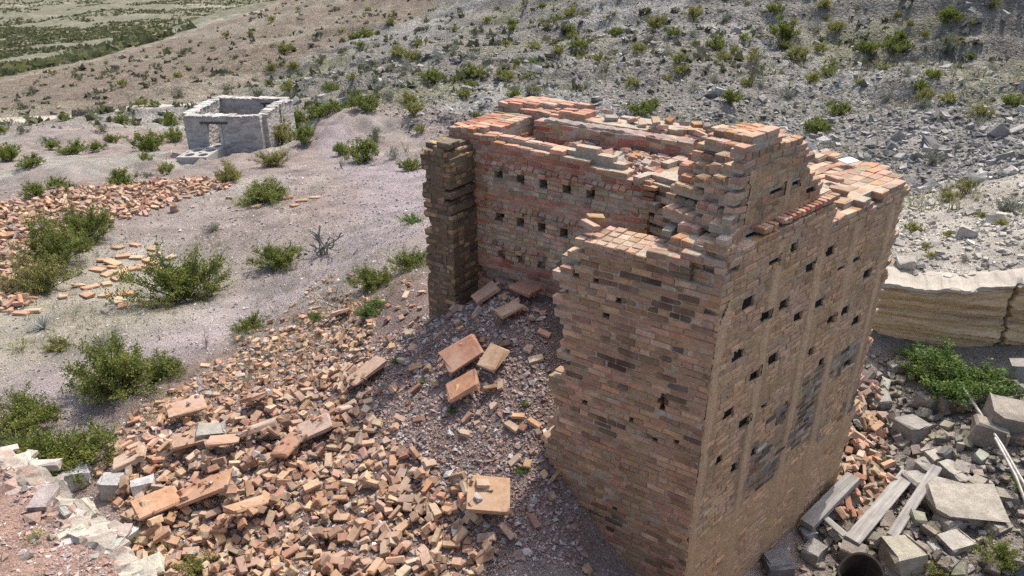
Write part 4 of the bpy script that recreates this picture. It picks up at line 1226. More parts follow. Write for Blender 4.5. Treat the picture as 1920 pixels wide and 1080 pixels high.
# crumbs inside the kiln top
uu, vv = RNG.uniform(1.75, 4.0, 700), RNG.uniform(2.3, 2.98, 700)
scatter_stones('kiln_crumbs', 'brick crumbs and mortar lumps in the kiln top', CN[0] + U2[0] * uu + V2[0] * vv, CN[1] + U2[1] * uu + V2[1] * vv, np.clip(RNG.lognormal(-3.4, .5, 700), .012, .08), ANGULAR,
               [(0.42, 0.27, 0.19), (0.44, 0.36, 0.30), (0.36, 0.2, 0.14), (0.5, 0.43, 0.37)], M_CHIP, z=4.34 - 0.14 * sstep(3.0, 3.9, uu) + 0.10 * fbm(uu * 3, vv * 3, 4, 95))

# gravel over yard and slope: polar sampling keeps near ground dense
def polar_points(n, r0, r1, a0, a1, test=None):
    r = np.exp(RNG.uniform(math.log(r0), math.log(r1), n)); a = np.radians(RNG.uniform(a0, a1, n))
    x, y = r * np.sin(a), r * np.cos(a)
    if test is not None:
        k = test(x, y, r, a); x, y, r = x[k], y[k], r[k]
    return x, y, r
def off_ruin(x, y):
    dx, dy = x - CN[0], y - CN[1]
    u = dx * U2[0] + dy * U2[1]; v = dx * V2[0] + dy * V2[1]; n = dx * I2[0] + dy * I2[1]; w = dx * W2[0] + dy * W2[1]
    return ~((v > 0) & (n > 0) & (v < 4.2) & (w < 4.2) & (u < 4.7) & ((v > 2.0) | (u < 1.7)))
x, y, r = polar_points(30000, 5.4, 30, -40, 14, lambda x, y, r, a: off_ruin(x, y) & (x < 1.5))
scatter_stones('gravel', 'loose grey and lilac gravel over the yard', x, y, np.clip(RNG.lognormal(-4.35, .45, len(x)), .005, .05) * np.clip(r / 12, .75, 1.7), CHIPS,
               [(0.36, 0.33, 0.33), (0.28, 0.25, 0.26), (0.42, 0.38, 0.37), (0.24, 0.20, 0.205), (0.36, 0.27, 0.24), (0.52, 0.50, 0.48)], M_STONE)
# stone chips on the shaded slope
sx_, sy_ = [], []
x0, x1, y0, y1 = bbox(SHADE)
for _ in range(30000):
    a, b = rg.uniform(x0, x1), rg.uniform(y0, y1)
    if inside(SHADE, a, b): sx_.append(a); sy_.append(b)
    if len(sx_) > 9000: break
sx_, sy_ = np.array(sx_), np.array(sy_)
scatter_stones('stone_chips', 'lilac grey stone chips on the shaded slope', sx_, sy_, np.clip(RNG.lognormal(-4.1, .5, len(sx_)), .007, .06), CHIPS,
               [(0.31, 0.25, 0.235), (0.25, 0.18, 0.16), (0.38, 0.32, 0.295), (0.33, 0.20, 0.155), (0.45, 0.42, 0.40), (0.36, 0.24, 0.19)], M_STONE)
# scree over the hillside
x, y, r = polar_points(46000, 19, 75, -34, 42, lambda x, y, r, a: (r > hill_edge(a) - 1) & (RNG.random(len(r)) < np.interp(np.degrees(a), [-34, -12, -5, 5], [.12, .35, .8, 1.0])) & ~((r > 52) & (a < -0.1)))
scatter_stones('scree', 'grey broken scree covering the hillside', x, y, np.clip(RNG.lognormal(-3.0, .6, len(x)), .025, .4), CHIPS,
               [(0.25, 0.24, 0.222), (0.19, 0.182, 0.17), (0.33, 0.315, 0.29), (0.41, 0.39, 0.355), (0.15, 0.145, 0.137), (0.27, 0.24, 0.20)], M_SCREE)
x, y, r = polar_points(5000, 19, 34, 8, 44, lambda x, y, r, a: (r > hill_edge(a) - 1))
scatter_stones('scree_blocks', 'angular scree blocks at the foot of the hillside', x, y, np.clip(RNG.lognormal(-3.1, .6, len(x)), .025, .3), ANGULAR,
               [(0.27, 0.255, 0.232), (0.21, 0.2, 0.182), (0.34, 0.32, 0.29), (0.40, 0.375, 0.34)], M_SCREE)
cl = [(rg.uniform(-14, 40), rg.uniform(24, 62)) for _ in range(44)]
xx_, yy_ = [], []
for (a, r_) in cl:
    a = math.radians(a)
    if r_ < hill_edge(np.array([a]))[0] + 2: continue
    for _ in range(rg.randrange(5, 16)):
        q = rg.gauss(0, 1.6); w_ = rg.gauss(0, .35)
        xx_.append(r_ * math.sin(a) + q * math.cos(a * .3) + w_ * .2); yy_.append(r_ * math.cos(a) - q * .25 + w_)
xx_, yy_ = np.array(xx_), np.array(yy_)
scatter_stones('rock_outcrops', 'low ledges of grey bedrock breaking out of the hillside', xx_, yy_, np.clip(RNG.lognormal(-1.85, .4, len(xx_)), .07, .34), ANGULAR,
               [(0.30, 0.285, 0.26), (0.23, 0.22, 0.205), (0.38, 0.36, 0.33), (0.19, 0.18, 0.17)], M_SCREE, sink=.45)
# pale stones on the slope above the bank
x, y, r = polar_points(6000, 12, 26, 22, 44, lambda x, y, r, a: line_side(x, y, BANK) > -0.02)
scatter_stones('slope_stones', 'pale broken stones on the slope above the sandstone bank', x, y, np.clip(RNG.lognormal(-3.9, .65, len(x)), .010, .2), ANGULAR,
               [(0.47, 0.43, 0.37), (0.40, 0.365, 0.31), (0.54, 0.505, 0.45), (0.33, 0.30, 0.26)], M_STONE)
# ------------------------------------------------------------------ plants
def leaf_mat(name, transl=0.42):
    m, nt, b = new_mat(name)
    c = own_colour(nt)
    n = noise(nt, 3.0, 3, 0.6)
    c = mix(nt, 0.6, c, ramp(nt, n.outputs[0], [(0.3, 0.7), (0.7, 1.25)]).outputs[0], 'MULTIPLY')
    nt.links.new(c, b.inputs['Base Color'])
    b.inputs['Roughness'].default_value = 0.6
    t = nt.nodes.new('ShaderNodeBsdfTranslucent'); nt.links.new(c, t.inputs[0])
    mx = nt.nodes.new('ShaderNodeMixShader'); mx.inputs[0].default_value = transl
    nt.links.new(b.outputs[0], mx.inputs[1]); nt.links.new(t.outputs[0], mx.inputs[2])
    nt.links.new(mx.outputs[0], nt.nodes['Material Output'].inputs[0])
    return m
M_LEAF = leaf_mat('foliage')
M_STEM, _nt, _b = new_mat('twigs')
_c = own_colour(_nt); _nt.links.new(_c, _b.inputs['Base Color'])
M_GRASS = leaf_mat('dry_grass', 0.25)

def tube(V, F, pts, r0, r1, sides=3):
    base = len(V); n = len(pts)
    pts = [np.asarray(p, float) for p in pts]
    for i, p in enumerate(pts):
        t = pts[min(i + 1, n - 1)] - pts[max(i - 1, 0)]; t /= np.linalg.norm(t) + 1e-9
        a = np.cross(t, (0.31, 0.95, 0.1)); a /= np.linalg.norm(a) + 1e-9; b = np.cross(t, a)
        r = r0 + (r1 - r0) * i / max(1, n - 1)
        for k in range(sides):
            w = math.tau * k / sides
            V.append(p + r * (math.cos(w) * a + math.sin(w) * b))
    for i in range(n - 1):
        for k in range(sides):
            k2 = (k + 1) % sides
            F.append((base + i * sides + k, base + i * sides + k2, base + (i + 1) * sides + k2, base + (i + 1) * sides + k))

def quads_at(P, size, rng, aspect=0.55, up=0.35):
    n = len(P)
    d = rng.normal(0, 1, (n, 3)); d[:, 2] += up; d /= np.linalg.norm(d, axis=1)[:, None]
    e = np.cross(d, rng.normal(0, 1, (n, 3))); e /= np.linalg.norm(e, axis=1)[:, None] + 1e-9
    s = size * rng.uniform(.6, 1.3, (n, 1))
    a, b = d * s, e * s * aspect
    V = np.stack([P, P + a * .5 + b * .5, P + a, P + a * .5 - b * .5], 1).reshape(-1, 3)
    F = np.arange(n * 4).reshape(n, 4)
    return V, F

GREENS = {'creosote': [(0.195, 0.227, 0.047), (0.156, 0.195, 0.042), (0.247, 0.260, 0.058), (0.111, 0.150, 0.034)],
          'olive': [(0.267, 0.260, 0.072), (0.215, 0.221, 0.065), (0.312, 0.293, 0.091), (0.169, 0.182, 0.055)],
          'fresh': [(0.137, 0.227, 0.055), (0.111, 0.189, 0.047), (0.182, 0.260, 0.065)],
          'grey': [(0.247, 0.260, 0.202), (0.195, 0.215, 0.169), (0.299, 0.312, 0.247)],
          'dark': [(0.111, 0.127, 0.072), (0.143, 0.156, 0.091), (0.085, 0.104, 0.062)],
          'yellow': [(0.700, 0.585, 0.039), (0.312, 0.338, 0.091), (0.221, 0.260, 0.091)],
          'dry': [(0.312, 0.273, 0.208), (0.247, 0.215, 0.163)]}

def make_bush(seed, palette, stems=20, spread=0.95, h=0.95, twigs=8, leaves=16, leaf=0.05, bare=0.30, upright=0.4, lobes=0.5):
    """about 1.5 wide and 1 tall; open, with leaves on the outer part of the branches"""
    rng = np.random.default_rng(seed)
    SV, SF, LP, LC = [], [], [], []
    pal = np.array(GREENS[palette])
    for i in range(stems):
        az = math.tau * (i + rng.uniform(-.4, .4)) / stems
        out = rng.uniform(0.12, 1.0) ** 0.75
        ln = rng.uniform(0.72, 1.12) * (1 + lobes * 0.5 * math.sin(az * 2 + seed) * rng.uniform(.3, 1))
        ext = np.array([math.cos(az) * out * 0.75 * spread, math.sin(az) * out * 0.75 * spread, 0.72 * h * (1 - 0.62 * out ** 1.6) * rng.uniform(.75, 1.1)]) * ln
        p0 = np.array([math.cos(az), math.sin(az), 0]) * 0.04 * out
        pts = []
        bend = rng.normal(0, .05, 3)
        for k in range(6):
            f = k / 5
            p = p0 + ext * f + np.array([0, 0, 1]) * upright * 0.25 * (f * f - f) * -0.4 + bend * math.sin(f * 3.1)
            pts.append(p)
        tube(SV, SF, pts, 0.012, 0.004)
        for q in range(twigs):
            f = rng.uniform(bare, 1.0)
            k = min(int(f * 5), 4); b = pts[k] + (pts[k + 1] - pts[k]) * (f * 5 - k)
            d = ext / (np.linalg.norm(ext) + 1e-6) * 0.7 + rng.normal(0, .55, 3) + np.array([0, 0, .35]); d /= np.linalg.norm(d)
            tl = rng.uniform(.10, .27)
            tube(SV, SF, [b, b + d * tl * .5 + rng.normal(0, .01, 3), b + d * tl], 0.005, 0.002)
            tcol = pal[rng.integers(len(pal))] * rng.uniform(.85, 1.15)
            for w in range(leaves):
                g = rng.uniform(.15, 1.05)
                LP.append(b + d * tl * g + rng.normal(0, .026, 3)); LC.append(tcol * rng.uniform(.8, 1.2))
    LP = np.array(LP); LC = np.clip(np.array(LC), .01, .6)
    LP[:, 2] = np.maximum(LP[:, 2], 0.01)
    V, F = quads_at(LP, leaf, rng)
    fol = mesh_np('foliage', V, F, M_LEAF, np.repeat(LC, 4, 0))
    SV = np.array(SV)
    st = mesh_np('stems', SV, SF, M_STEM, np.tile((0.16, 0.13, 0.10), (len(SV), 1)))
    return fol, st

def make_cholla(seed, colour, n=46, rad=0.022, seg=0.16, ht=0.8):
    rng = np.random.default_rng(seed); V, F = [], []
    tips = [(np.array([rng.normal(0, .1), rng.normal(0, .1), 0.0]), np.array([rng.normal(0, .5), rng.normal(0, .5), 1.0])) for _ in range(9)]
    for _ in range(n * 3):
        i = rng.integers(len(tips)); p, d = tips[i]
        if p[2] > ht or len(V) > n * 30: continue
        d = d / np.linalg.norm(d); L = seg * rng.uniform(.7, 1.3)
        e = p + d * L
        tube(V, F, [p, p + d * L * .3, p + d * L * .75, e, e + d * .012], rad, rad * .75, 6)
        tips[i] = (e, d + rng.normal(0, .35, 3) + np.array([0, 0, .12]))
        if rng.random() < .6: tips.append((e, d + rng.normal(0, .6, 3) + np.array([0, 0, .1])))
    V = np.array(V)
    # spines: thin pale slivers
    n_s = 900; idx = rng.integers(0, len(V), n_s); d = rng.normal(0, 1, (n_s, 3)); d /= np.linalg.norm(d, axis=1)[:, None]
    P = V[idx]; o = np.cross(d, rng.normal(0, 1, (n_s, 3))); o /= np.linalg.norm(o, axis=1)[:, None]
    SVv = np.stack([P, P + d * .03, P + o * .004], 1).reshape(-1, 3)
    body = mesh_np('stems', V, F, M_STEM, np.tile(colour, (len(V), 1)))
    spn = mesh_np('spines', SVv, np.arange(n_s * 3).reshape(-1, 3), M_STEM, np.tile((0.42, 0.39, 0.32), (n_s * 3, 1)))
    return body, spn

def make_rosette(seed, colour, n=46, L=0.55, w=0.03):
    rng = np.random.default_rng(seed); V, F, Cc = [], [], []
    for i in range(n):
        az = i * 2.399; el = rng.uniform(.1, 1.45); d = np.array([math.cos(az) * math.cos(el), math.sin(az) * math.cos(el), math.sin(el)])
        s = np.array([-math.sin(az), math.cos(az), 0]); l = L * rng.uniform(.7, 1.15); b = len(V)
        V += [s * w * .5, -s * w * .5, d * l * .5 - s * w * .55, d * l * .5 + s * w * .55, d * l - np.array([0, 0, .08 * l])]
        F += [[b, b + 1, b + 2, b + 3], [b + 3, b + 2, b + 4]]; Cc += [np.array(colour) * rng.uniform(.8, 1.2)] * 5
    return mesh_np('leaves', np.array(V), F, M_LEAF, np.array(Cc))

def make_wands(seed, colour, n=12, L=1.6, out=.35):
    rng = np.random.default_rng(seed); V, F = [], []
    for i in range(n):
        az = rng.uniform(0, 6.28); o = rng.uniform(.1, out)
        d = np.array([math.cos(az) * o, math.sin(az) * o, 1.0]) * L * rng.uniform(.6, 1)
        q = [d * k / 4 + rng.normal(0, .035 * L, 3) * (k > 0) for k in range(5)]
        tube(V, F, q, .012, .005)
        for k in range(3):
            b = q[1 + k]; e = rng.normal(0, .16 * L, 3) + np.array([0, 0, .12 * L]); tube(V, F, [b, b + e], .007, .003)
    V = np.array(V)
    return mesh_np('twigs', V, F, M_STEM, np.tile(colour, (len(V), 1)))

BUSH = {k: [make_bush(100 * i + j, k, **kw) for j in range(nv)] for i, (k, nv, kw) in enumerate((
    ('creosote', 5, dict(stems=24, twigs=9, leaves=20, leaf=.06)), ('olive', 3, dict(stems=20, twigs=8, leaves=18, leaf=.06, bare=.3)), ('fresh', 3, dict(stems=18, twigs=9, leaves=19, leaf=.065, bare=.2)),
    ('grey', 3, dict(stems=26, twigs=7, leaves=12, leaf=.05, bare=.15)), ('dark', 2, dict(stems=20, twigs=7, leaves=12, leaf=.05, bare=.2)), ('yellow', 2, dict(stems=14, twigs=6, leaves=9, leaf=.045, bare=.45)),
    ('dry', 2, dict(stems=22, twigs=7, leaves=2, leaf=.03))))}

BIG = {k: [make_bush(900 + 100 * i + j, k, **kw) for j in range(nv)] for i, (k, nv, kw) in enumerate((
    ('creosote', 4, dict(stems=46, twigs=13, leaves=19, leaf=.040, bare=.38, lobes=1.1)), ('olive', 2, dict(stems=42, twigs=12, leaves=18, leaf=.040, bare=.36, lobes=1.1)), ('fresh', 2, dict(stems=50, twigs=13, leaves=20, leaf=.045, bare=.25, lobes=1.0))))}

_pr = random.Random(17)
def bush(name, kind, px, py, wpx, label, group=None, tall=1.0, parts=True, cat='shrub', xyz=None, big=False):
    x, y, z, t = site(px, py) if xyz is None else (*xyz, 0)
    s = wpx * t / FPX / 1.45 if xyz is None else wpx
    fol, st = _pr.choice((BIG if big else BUSH)[kind])
    o = link(name, fol, loc=(x, y, z - 0.02 * s), rot=(0, 0, _pr.uniform(0, 6.28)), scale=(s, s, s * tall * _pr.uniform(.92, 1.1)))
    o.color = (0, 0, 0, 1)
    if parts:
        c = link('stems', st, o); c.color = (0, 0, 0, 1)
    return tag(o, label, cat, group)

# shrubs one can name, px/py of the foot, width in the photograph
NEAR = [
 ('creosote_bush', 'creosote', 345, 560, 165, 1.0, 'broad green creosote bush in the middle of the gravel yard'),
 ('creosote_bush', 'creosote', 520, 500, 92, .95, 'green creosote bush left of the grey cactus on the gravel path'),
 ('creosote_bush', 'creosote', 697, 540, 84, 1.1, 'bushy green shrub at the upper edge of the rubble slope'),
 ('creosote_bush', 'creosote', 770, 505, 74, 1.0, 'olive shrub standing close to the left side of the end pier'),
 ('creosote_bush', 'fresh', 697, 592, 64, .8, 'low bright green shrub on the brick slope before the pier'),
 ('creosote_bush', 'fresh', 594, 604, 32, 1.1, 'small bright green bush just below the pale cholla'),
 ('creosote_bush', 'creosote', 470, 620, 66, .8, 'small green bush where the path meets the bricks'),
 ('creosote_bush', 'fresh', 773, 418, 46, .8, 'small fresh green bush on the path left of the ruin'),
 ('creosote_bush', 'creosote', 497, 376, 112, .7, 'wide green shrub with tile fragments at its foot'),
 ('creosote_bush', 'olive', 430, 342, 62, 1.2, 'tall yellowish green shrub at the end of the far brick pile'),
 ('creosote_bush', 'olive', 512, 312, 66, .85, 'rounded olive shrub on the pale mound before the stone house'),
 ('creosote_bush', 'creosote', 165, 450, 92, 1.3, 'tall dark green shrub rising from the far brick pile'),
 ('creosote_bush', 'creosote', 110, 495, 130, 1.1, 'big green shrub beside the far brick pile'),
 ('creosote_bush', 'olive', 85, 545, 125, 1.0, 'yellow tinged olive shrub below the far brick pile'),
 ('creosote_bush', 'creosote', 225, 735, 185, 1.0, 'large spreading green shrub at the upper edge of the heap'),
 ('creosote_bush', 'creosote', 310, 700, 90, .85, 'green shrub with its foot among the first bricks of the heap'),
 ('creosote_bush', 'creosote', 55, 800, 140, 1.0, 'dark green shrub at the left picture edge above the ledge'),
 ('creosote_bush', 'creosote', 120, 885, 200, .95, 'dense dark green shrub between ledge and brick heap'),
 ('creosote_bush', 'creosote', 30, 880, 130, .9, 'green shrub half hidden behind the stone ledge'),
 ('juniper_shrub', 'fresh', 1790, 745, 190, .85, 'large leafy green shrub growing in the pit below the bank'),
 ('juniper_shrub', 'fresh', 1720, 700, 100, .8, 'green shrub beside the far corner of the right wall'),
 ('creosote_bush', 'creosote', 1885, 1060, 100, .8, 'green shrub in the lower right corner of the pit'),
 ('creosote_bush', 'fresh', 1912, 930, 60, 1.2, 'green bush at the right edge beside the pipes'),
]
for (nm, kd, px, py, w, tall, lab) in NEAR:
    bush(nm, kd, px, py, w, lab, 'shrubs near the brick ruin', tall, big=(kd in BIG and w > 60))

WEEDS = [(848, 775, 24, 'fresh', 'small green weed beside the lower square tile'), (792, 716, 20, 'fresh', 'tiny green weed left of the square red tile'), (975, 885, 30, 'fresh', 'leafy green weed near the front wall foot'),
 (985, 760, 26, 'fresh', 'green weed below the kiln opening'), (665, 808, 22, 'fresh', 'small weed growing out of the brick heap'), (745, 680, 30, 'fresh', 'flat green weed on the upper slope'),
 (300, 1030, 60, 'yellow', 'yellow flowering weed at the foot of the heap'), (262, 1022, 40, 'olive', 'olive green tuft left of the yellow flowers'), (375, 1078, 95, 'olive', 'leafy weed at the bottom edge of the heap'),
 (70, 1010, 60, 'yellow', 'yellow flowers on the stone ledge'), (40, 655, 60, 'yellow', 'yellow flowering patch on the left gravel'), (110, 655, 60, 'olive', 'low olive weed beside the yellow patch'),
 (1578, 800, 34, 'olive', 'weed at the foot of the right wall'), (1592, 862, 26, 'fresh', 'green tuft among bricks by the right wall'), (1655, 870, 26, 'fresh', 'green tuft between bricks and boulders'),
 (1570, 990, 46, 'olive', 'leafy weed beside the leaning timber'), (1755, 1078, 60, 'olive', 'yellowish weed behind the square boulder'), (1740, 1010, 46, 'fresh', 'low green weed under the table rock'),
 (400, 432, 44, 'grey', 'low grey green weed on the open gravel'), (450, 640, 40, 'grey', 'pale grey weed on the edge of the path'), (205, 655, 90, 'grey', 'grey tangled weed left of the large spreading shrub')]
for (px, py, w, kd, lab) in WEEDS:
    bush('weed', kd, px, py, w, lab, 'weeds', .8, cat='weed')

HILL = """732,43,23,olive 677,87,18,creosote 708,87,20,dark 747,110,30,olive 773,88,17,dark 786,102,20,dark 810,153,46,creosote 857,153,22,creosote 885,163,26,creosote 887,140,40,creosote 950,85,18,olive
1002,92,28,olive 1000,117,21,fresh 1042,37,22,creosote 1070,33,30,olive 1085,87,34,creosote 1087,107,26,olive 1047,95,30,olive 1157,65,28,creosote 1228,53,42,olive 1263,67,28,creosote 1197,97,32,olive
965,183,30,creosote 995,147,24,olive 953,143,16,creosote 915,40,20,olive 960,57,18,creosote 890,67,20,dark 683,203,50,creosote 767,193,35,olive 775,215,42,olive 703,257,32,dark 788,247,24,olive
1183,163,32,olive 1222,205,36,creosote 1200,212,42,creosote 653,180,30,dark 1342,90,40,creosote 1467,77,50,creosote 1493,110,45,olive 1565,62,32,olive 1542,20,30,olive 1627,97,42,creosote 1678,97,46,creosote
1777,40,42,creosote 1822,45,20,olive 1778,87,32,olive 1553,137,28,creosote 1368,190,38,creosote 1575,213,42,creosote 1530,248,46,creosote 1613,157,24,olive 1777,192,34,olive 1840,217,42,olive 1895,197,34,creosote
1452,20,30,creosote 1300,37,36,olive 1357,113,30,olive 1860,20,24,olive 1413,117,30,olive 1747,305,40,grey 1770,107,50,grey 1500,100,30,grey 763,133,28,grey 1530,55,28,grey 1250,100,26,grey
423,67,14,olive 470,63,14,olive 510,40,16,olive 247,77,12,dark 533,100,35,olive 510,130,22,olive 382,130,20,dark 335,143,18,olive 343,103,25,dark 230,160,20,olive 267,197,30,olive 337,183,28,dark 427,170,24,dark
483,180,34,dark 547,187,34,dark 540,170,30,olive 290,197,16,creosote 230,233,32,creosote 192,247,34,dark 283,280,55,creosote 320,233,34,creosote 328,263,38,creosote 140,287,40,creosote 87,267,30,dark
43,203,30,dark 182,283,28,creosote 273,300,26,olive 100,280,28,creosote 43,247,28,dark 530,268,54,olive 600,215,46,creosote 560,238,40,creosote 573,270,46,creosote 630,207,36,creosote 230,348,50,creosote
277,332,28,dark 108,350,30,creosote 67,367,42,creosote 130,358,26,creosote 313,327,34,olive 684,299,62,creosote 768,318,40,creosote 703,266,28,dark 640,288,35,creosote 738,297,34,grey 20,300,44,creosote 60,310,40,creosote
1889,400,62,grey 1710,436,34,olive 1745,480,22,olive 1776,443,22,olive 1733,465,20,olive 1838,408,22,olive 1877,424,26,olive 1807,488,22,grey 1780,374,40,olive 1812,360,36,olive 893,222,20,creosote 1520,150,20,creosote
600,120,26,dark 640,100,22,dark 560,140,26,dark 700,120,22,dark 720,160,26,grey 660,150,24,olive 620,170,30,creosote 820,110,22,grey 850,100,18,dark 1130,130,26,grey 1100,160,22,grey 1420,60,24,dark 1700,140,24,grey
1660,180,24,grey 1860,130,26,grey 1480,180,24,grey 1340,150,22,grey 1250,150,22,olive 1150,30,20,dark 1360,40,22,dark 980,20,18,dark 860,20,16,dark 800,40,18,dark 690,20,16,olive 560,20,12,olive 640,60,16,olive
440,110,18,dark 400,90,14,olive 300,130,16,dark 200,120,12,dark 150,150,14,dark 100,140,14,olive 60,170,18,dark 10,290,30,creosote 0,250,30,creosote 170,215,26,dark 120,225,26,creosote 250,215,26,dark 210,265,30,creosote
1027,46,14,olive 1508,116,26,dark 1818,107,21,creosote 1300,171,32,grey 1705,48,17,olive 1687,75,26,creosote 1432,22,14,dark 731,183,29,grey 1197,45,17,dark 959,49,23,olive 1536,97,28,olive 1826,143,17,dark 683,127,22,grey 1365,34,18,grey 917,114,18,dark 1377,97,22,olive 953,150,33,olive 1523,155,31,olive 1329,90,15,olive 868,183,26,olive 1733,71,19,olive 1682,28,20,olive 1433,109,15,dark 929,83,18,grey 1001,175,28,olive 1731,198,33,grey 1570,52,22,olive 1396,69,24,olive 894,142,28,olive 799,57,22,dark 1736,92,27,dark 1724,170,28,creosote 1067,65,25,creosote 665,72,22,creosote 1416,96,20,olive 941,144,28,olive 1749,144,30,creosote 1402,160,33,olive 1401,4,14,olive 1425,161,20,grey 1810,59,23,grey 1122,116,25,olive 1659,131,21,olive 885,109,29,grey 873,179,30,olive 1300,66,22,grey 1019,40,17,olive 1729,194,36,olive 1468,92,28,olive 962,47,17,olive 996,178,36,grey 1277,136,31,olive 784,87,14,creosote 1608,19,17,dark 1273,116,25,creosote 902,59,14,dark 1017,14,15,creosote 1548,37,16,olive 1577,52,14,grey 970,122,18,creosote 686,68,25,creosote 550,126,27,olive 1553,140,19,olive 772,114,30,olive 933,15,14,olive 1075,68,22,olive"""
ADJ = {'grey': 'grey green', 'dark': 'dark', 'olive': 'olive yellow', 'creosote': 'green', 'fresh': 'vivid green'}
items = []
for tok in HILL.split():
    a, b, w, kd = tok.split(','); a, b, w = float(a), float(b), float(w)
    if a > 1640 and b > 340: zone = 'on the slope above the sandstone bank'
    elif a < 340 and b > 190: zone = 'in the wash left of the stone house'
    elif a < 800 and b > 190: zone = 'on the ground right of the stone house'
    elif a < 340: zone = 'along the low end of the brown spur'
    elif a < 650: zone = 'on the brown spur behind the stone house' if b < 125 else 'just behind the stone house'
    else:
        side = 'left of the kiln' if a < 880 else 'behind the kiln' if a < 1290 else 'behind the upper wall' if a < 1600 else 'behind the right corner'
        zone = ('high' if b < 75 else 'midway up' if b < 145 else 'low') + ' on the scree hillside ' + side
    items.append((a, b, w, kd, zone))
ORDN = ['leftmost', 'second from left', 'third from left', 'fourth from left', 'fifth from left', 'sixth from left', 'seventh from left', 'eighth from left', 'ninth from left', 'tenth from left']
from collections import defaultdict
cells = defaultdict(list)
for it in items: cells[(it[3], it[4])].append(it)
for (kd, zone), lst in cells.items():
    lst.sort()
    for i, (a, b, w, kd, zone) in enumerate(lst):
        lab = '%s shrub %s' % (ADJ[kd], zone)
        if len(lst) > 1: lab += ', ' + ('rightmost' if i == len(lst) - 1 else ORDN[i] if i < 10 else ORDN[len(lst) - 1 - i].replace('left', 'right') if len(lst) - 1 - i < 10 else 'in the middle')
        bush('desert_shrub', kd, a, b + 2, w * 1.28, lab, 'desert shrubs', tall=_pr.uniform(.85, 1.25), parts=(w > 34))

# cacti, spiky plants and bare twigs
ch1, sp1 = make_cholla(5, (0.22, 0.225, 0.19), n=70)
ch2, sp2 = make_cholla(9, (0.37, 0.35, 0.31), n=44, rad=.02)
for (px, py, w, ch, sp, lab) in ((608, 475, 78, ch1, sp1, 'dense grey cholla cactus on the gravel path'), (624, 572, 62, ch2, sp2, 'pale upright cholla cactus at the brick edge')):
    x, y, z, t = site(px, py); s = w * t / FPX / 1.05
    o = link('cholla_cactus', ch, loc=(x, y, z), rot=(0, 0, 1.1), scale=(s, s, s * .95)); o.color = (0, 0, 0, 1)
    c = link('spines', sp, o); c.color = (0, 0, 0, 1)
    tag(o, lab, 'cactus', 'cholla cacti')
ros = make_rosette(4, (0.27, 0.29, 0.27))
for (px, py, w, lab) in ((82, 618, 70, 'spiky grey green rosette plant on the left gravel'), (15, 240, 26, 'spiky rosette plant near the dirt road')):
    x, y, z, t = site(px, py); s = w * t / FPX / .95
    o = link('yucca', ros, loc=(x, y, z), scale=(s, s, s)); o.color = (0, 0, 0, 1)
    tag(o, lab, 'yucca')
tw = make_wands(3, (0.23, 0.20, 0.165)); tw2 = make_wands(8, (0.17, 0.15, 0.12), n=9, L=1.3, out=.9)
for (px, py, h, m_, lab) in ((1410, 158, 62, tw, 'tall bare ocotillo wands on the scree hillside'), (640, 316, 40, tw2, 'bare dead bush on the mound near the path'), (388, 650, 44, tw2, 'bare grey twig bush at the heap edge'),
                              (1790, 290, 40, tw, 'bare whitish stems below the scree'), (915, 150, 34, tw, 'thin ocotillo wands above the kiln'), (1235, 140, 26, tw, 'small ocotillo wands on the hillside'), (300, 640, 30, tw2, 'dead twig bush beside the path')):
    x, y, z, t = site(px, py); s = h * t / FPX / 1.5
    o = link('bare_bush', m_, loc=(x, y, z), rot=(0, 0, _pr.uniform(0, 6)), scale=(s, s, s)); o.color = (0, 0, 0, 1)
    tag(o, lab, 'dead bush')

# grass tufts nobody would count
def grass(name, label, xs, ys, hgt, blades, cols, seed, wid=0.006):
    rng = np.random.default_rng(seed); n = len(xs)
    z = height(xs, ys)
    B = np.repeat(np.c_[xs, ys, z], blades, 0); m = len(B)
    B[:, :2] += rng.normal(0, .035, (m, 2))
    hh = np.repeat(np.asarray(hgt), blades) * rng.uniform(.5, 1.1, m)
    d = np.c_[rng.normal(0, .45, m), rng.normal(0, .45, m), np.ones(m)]
    w = np.repeat(np.asarray(hgt), blades) * wid * 8
    s = np.c_[rng.normal(0, 1, m), rng.normal(0, 1, m), np.zeros(m)]; s /= np.linalg.norm(s, axis=1)[:, None] + 1e-9
    V = np.stack([B - s * w[:, None] * .5, B + s * w[:, None] * .5, B + d * hh[:, None]], 1).reshape(-1, 3)
    c = np.repeat(np.asarray(cols)[rng.integers(0, len(cols), m)] * rng.uniform(.8, 1.2, (m, 1)), 3, 0)
    o = link(name, mesh_np(name, V, np.arange(m * 3).reshape(-1, 3), M_GRASS, c)); o.color = (0, 0, 0, 1)
    tag(o, label, kind='stuff')
STRAW = [(0.36, 0.32, 0.20), (0.30, 0.28, 0.17), (0.25, 0.26, 0.15), (0.40, 0.36, 0.25)]
x, y, r = polar_points(5200, 9.5, 27, -36, -2, lambda x, y, r, a: off_ruin(x, y) & (fbm(x * .45, y * .45, 3, 201) > np.where((x < -7) & (y < 16), -0.12, 0.12)))
grass('dry_grass', 'short straw coloured grass on the yard', x, y, np.clip(RNG.normal(.13, .04, len(x)), .05, .25), 8, STRAW, 1)
x, y, r = polar_points(14000, 20, 110, -36, 42, lambda x, y, r, a: (r > hill_edge(a) - 6) & (fbm(x * .14, y * .14, 3, 203) > -0.02))
grass('hill_grass', 'pale bunch grass on the hillside', x, y, np.clip(RNG.normal(.30, .1, len(x)), .1, .6), 7, STRAW, 2, .009)
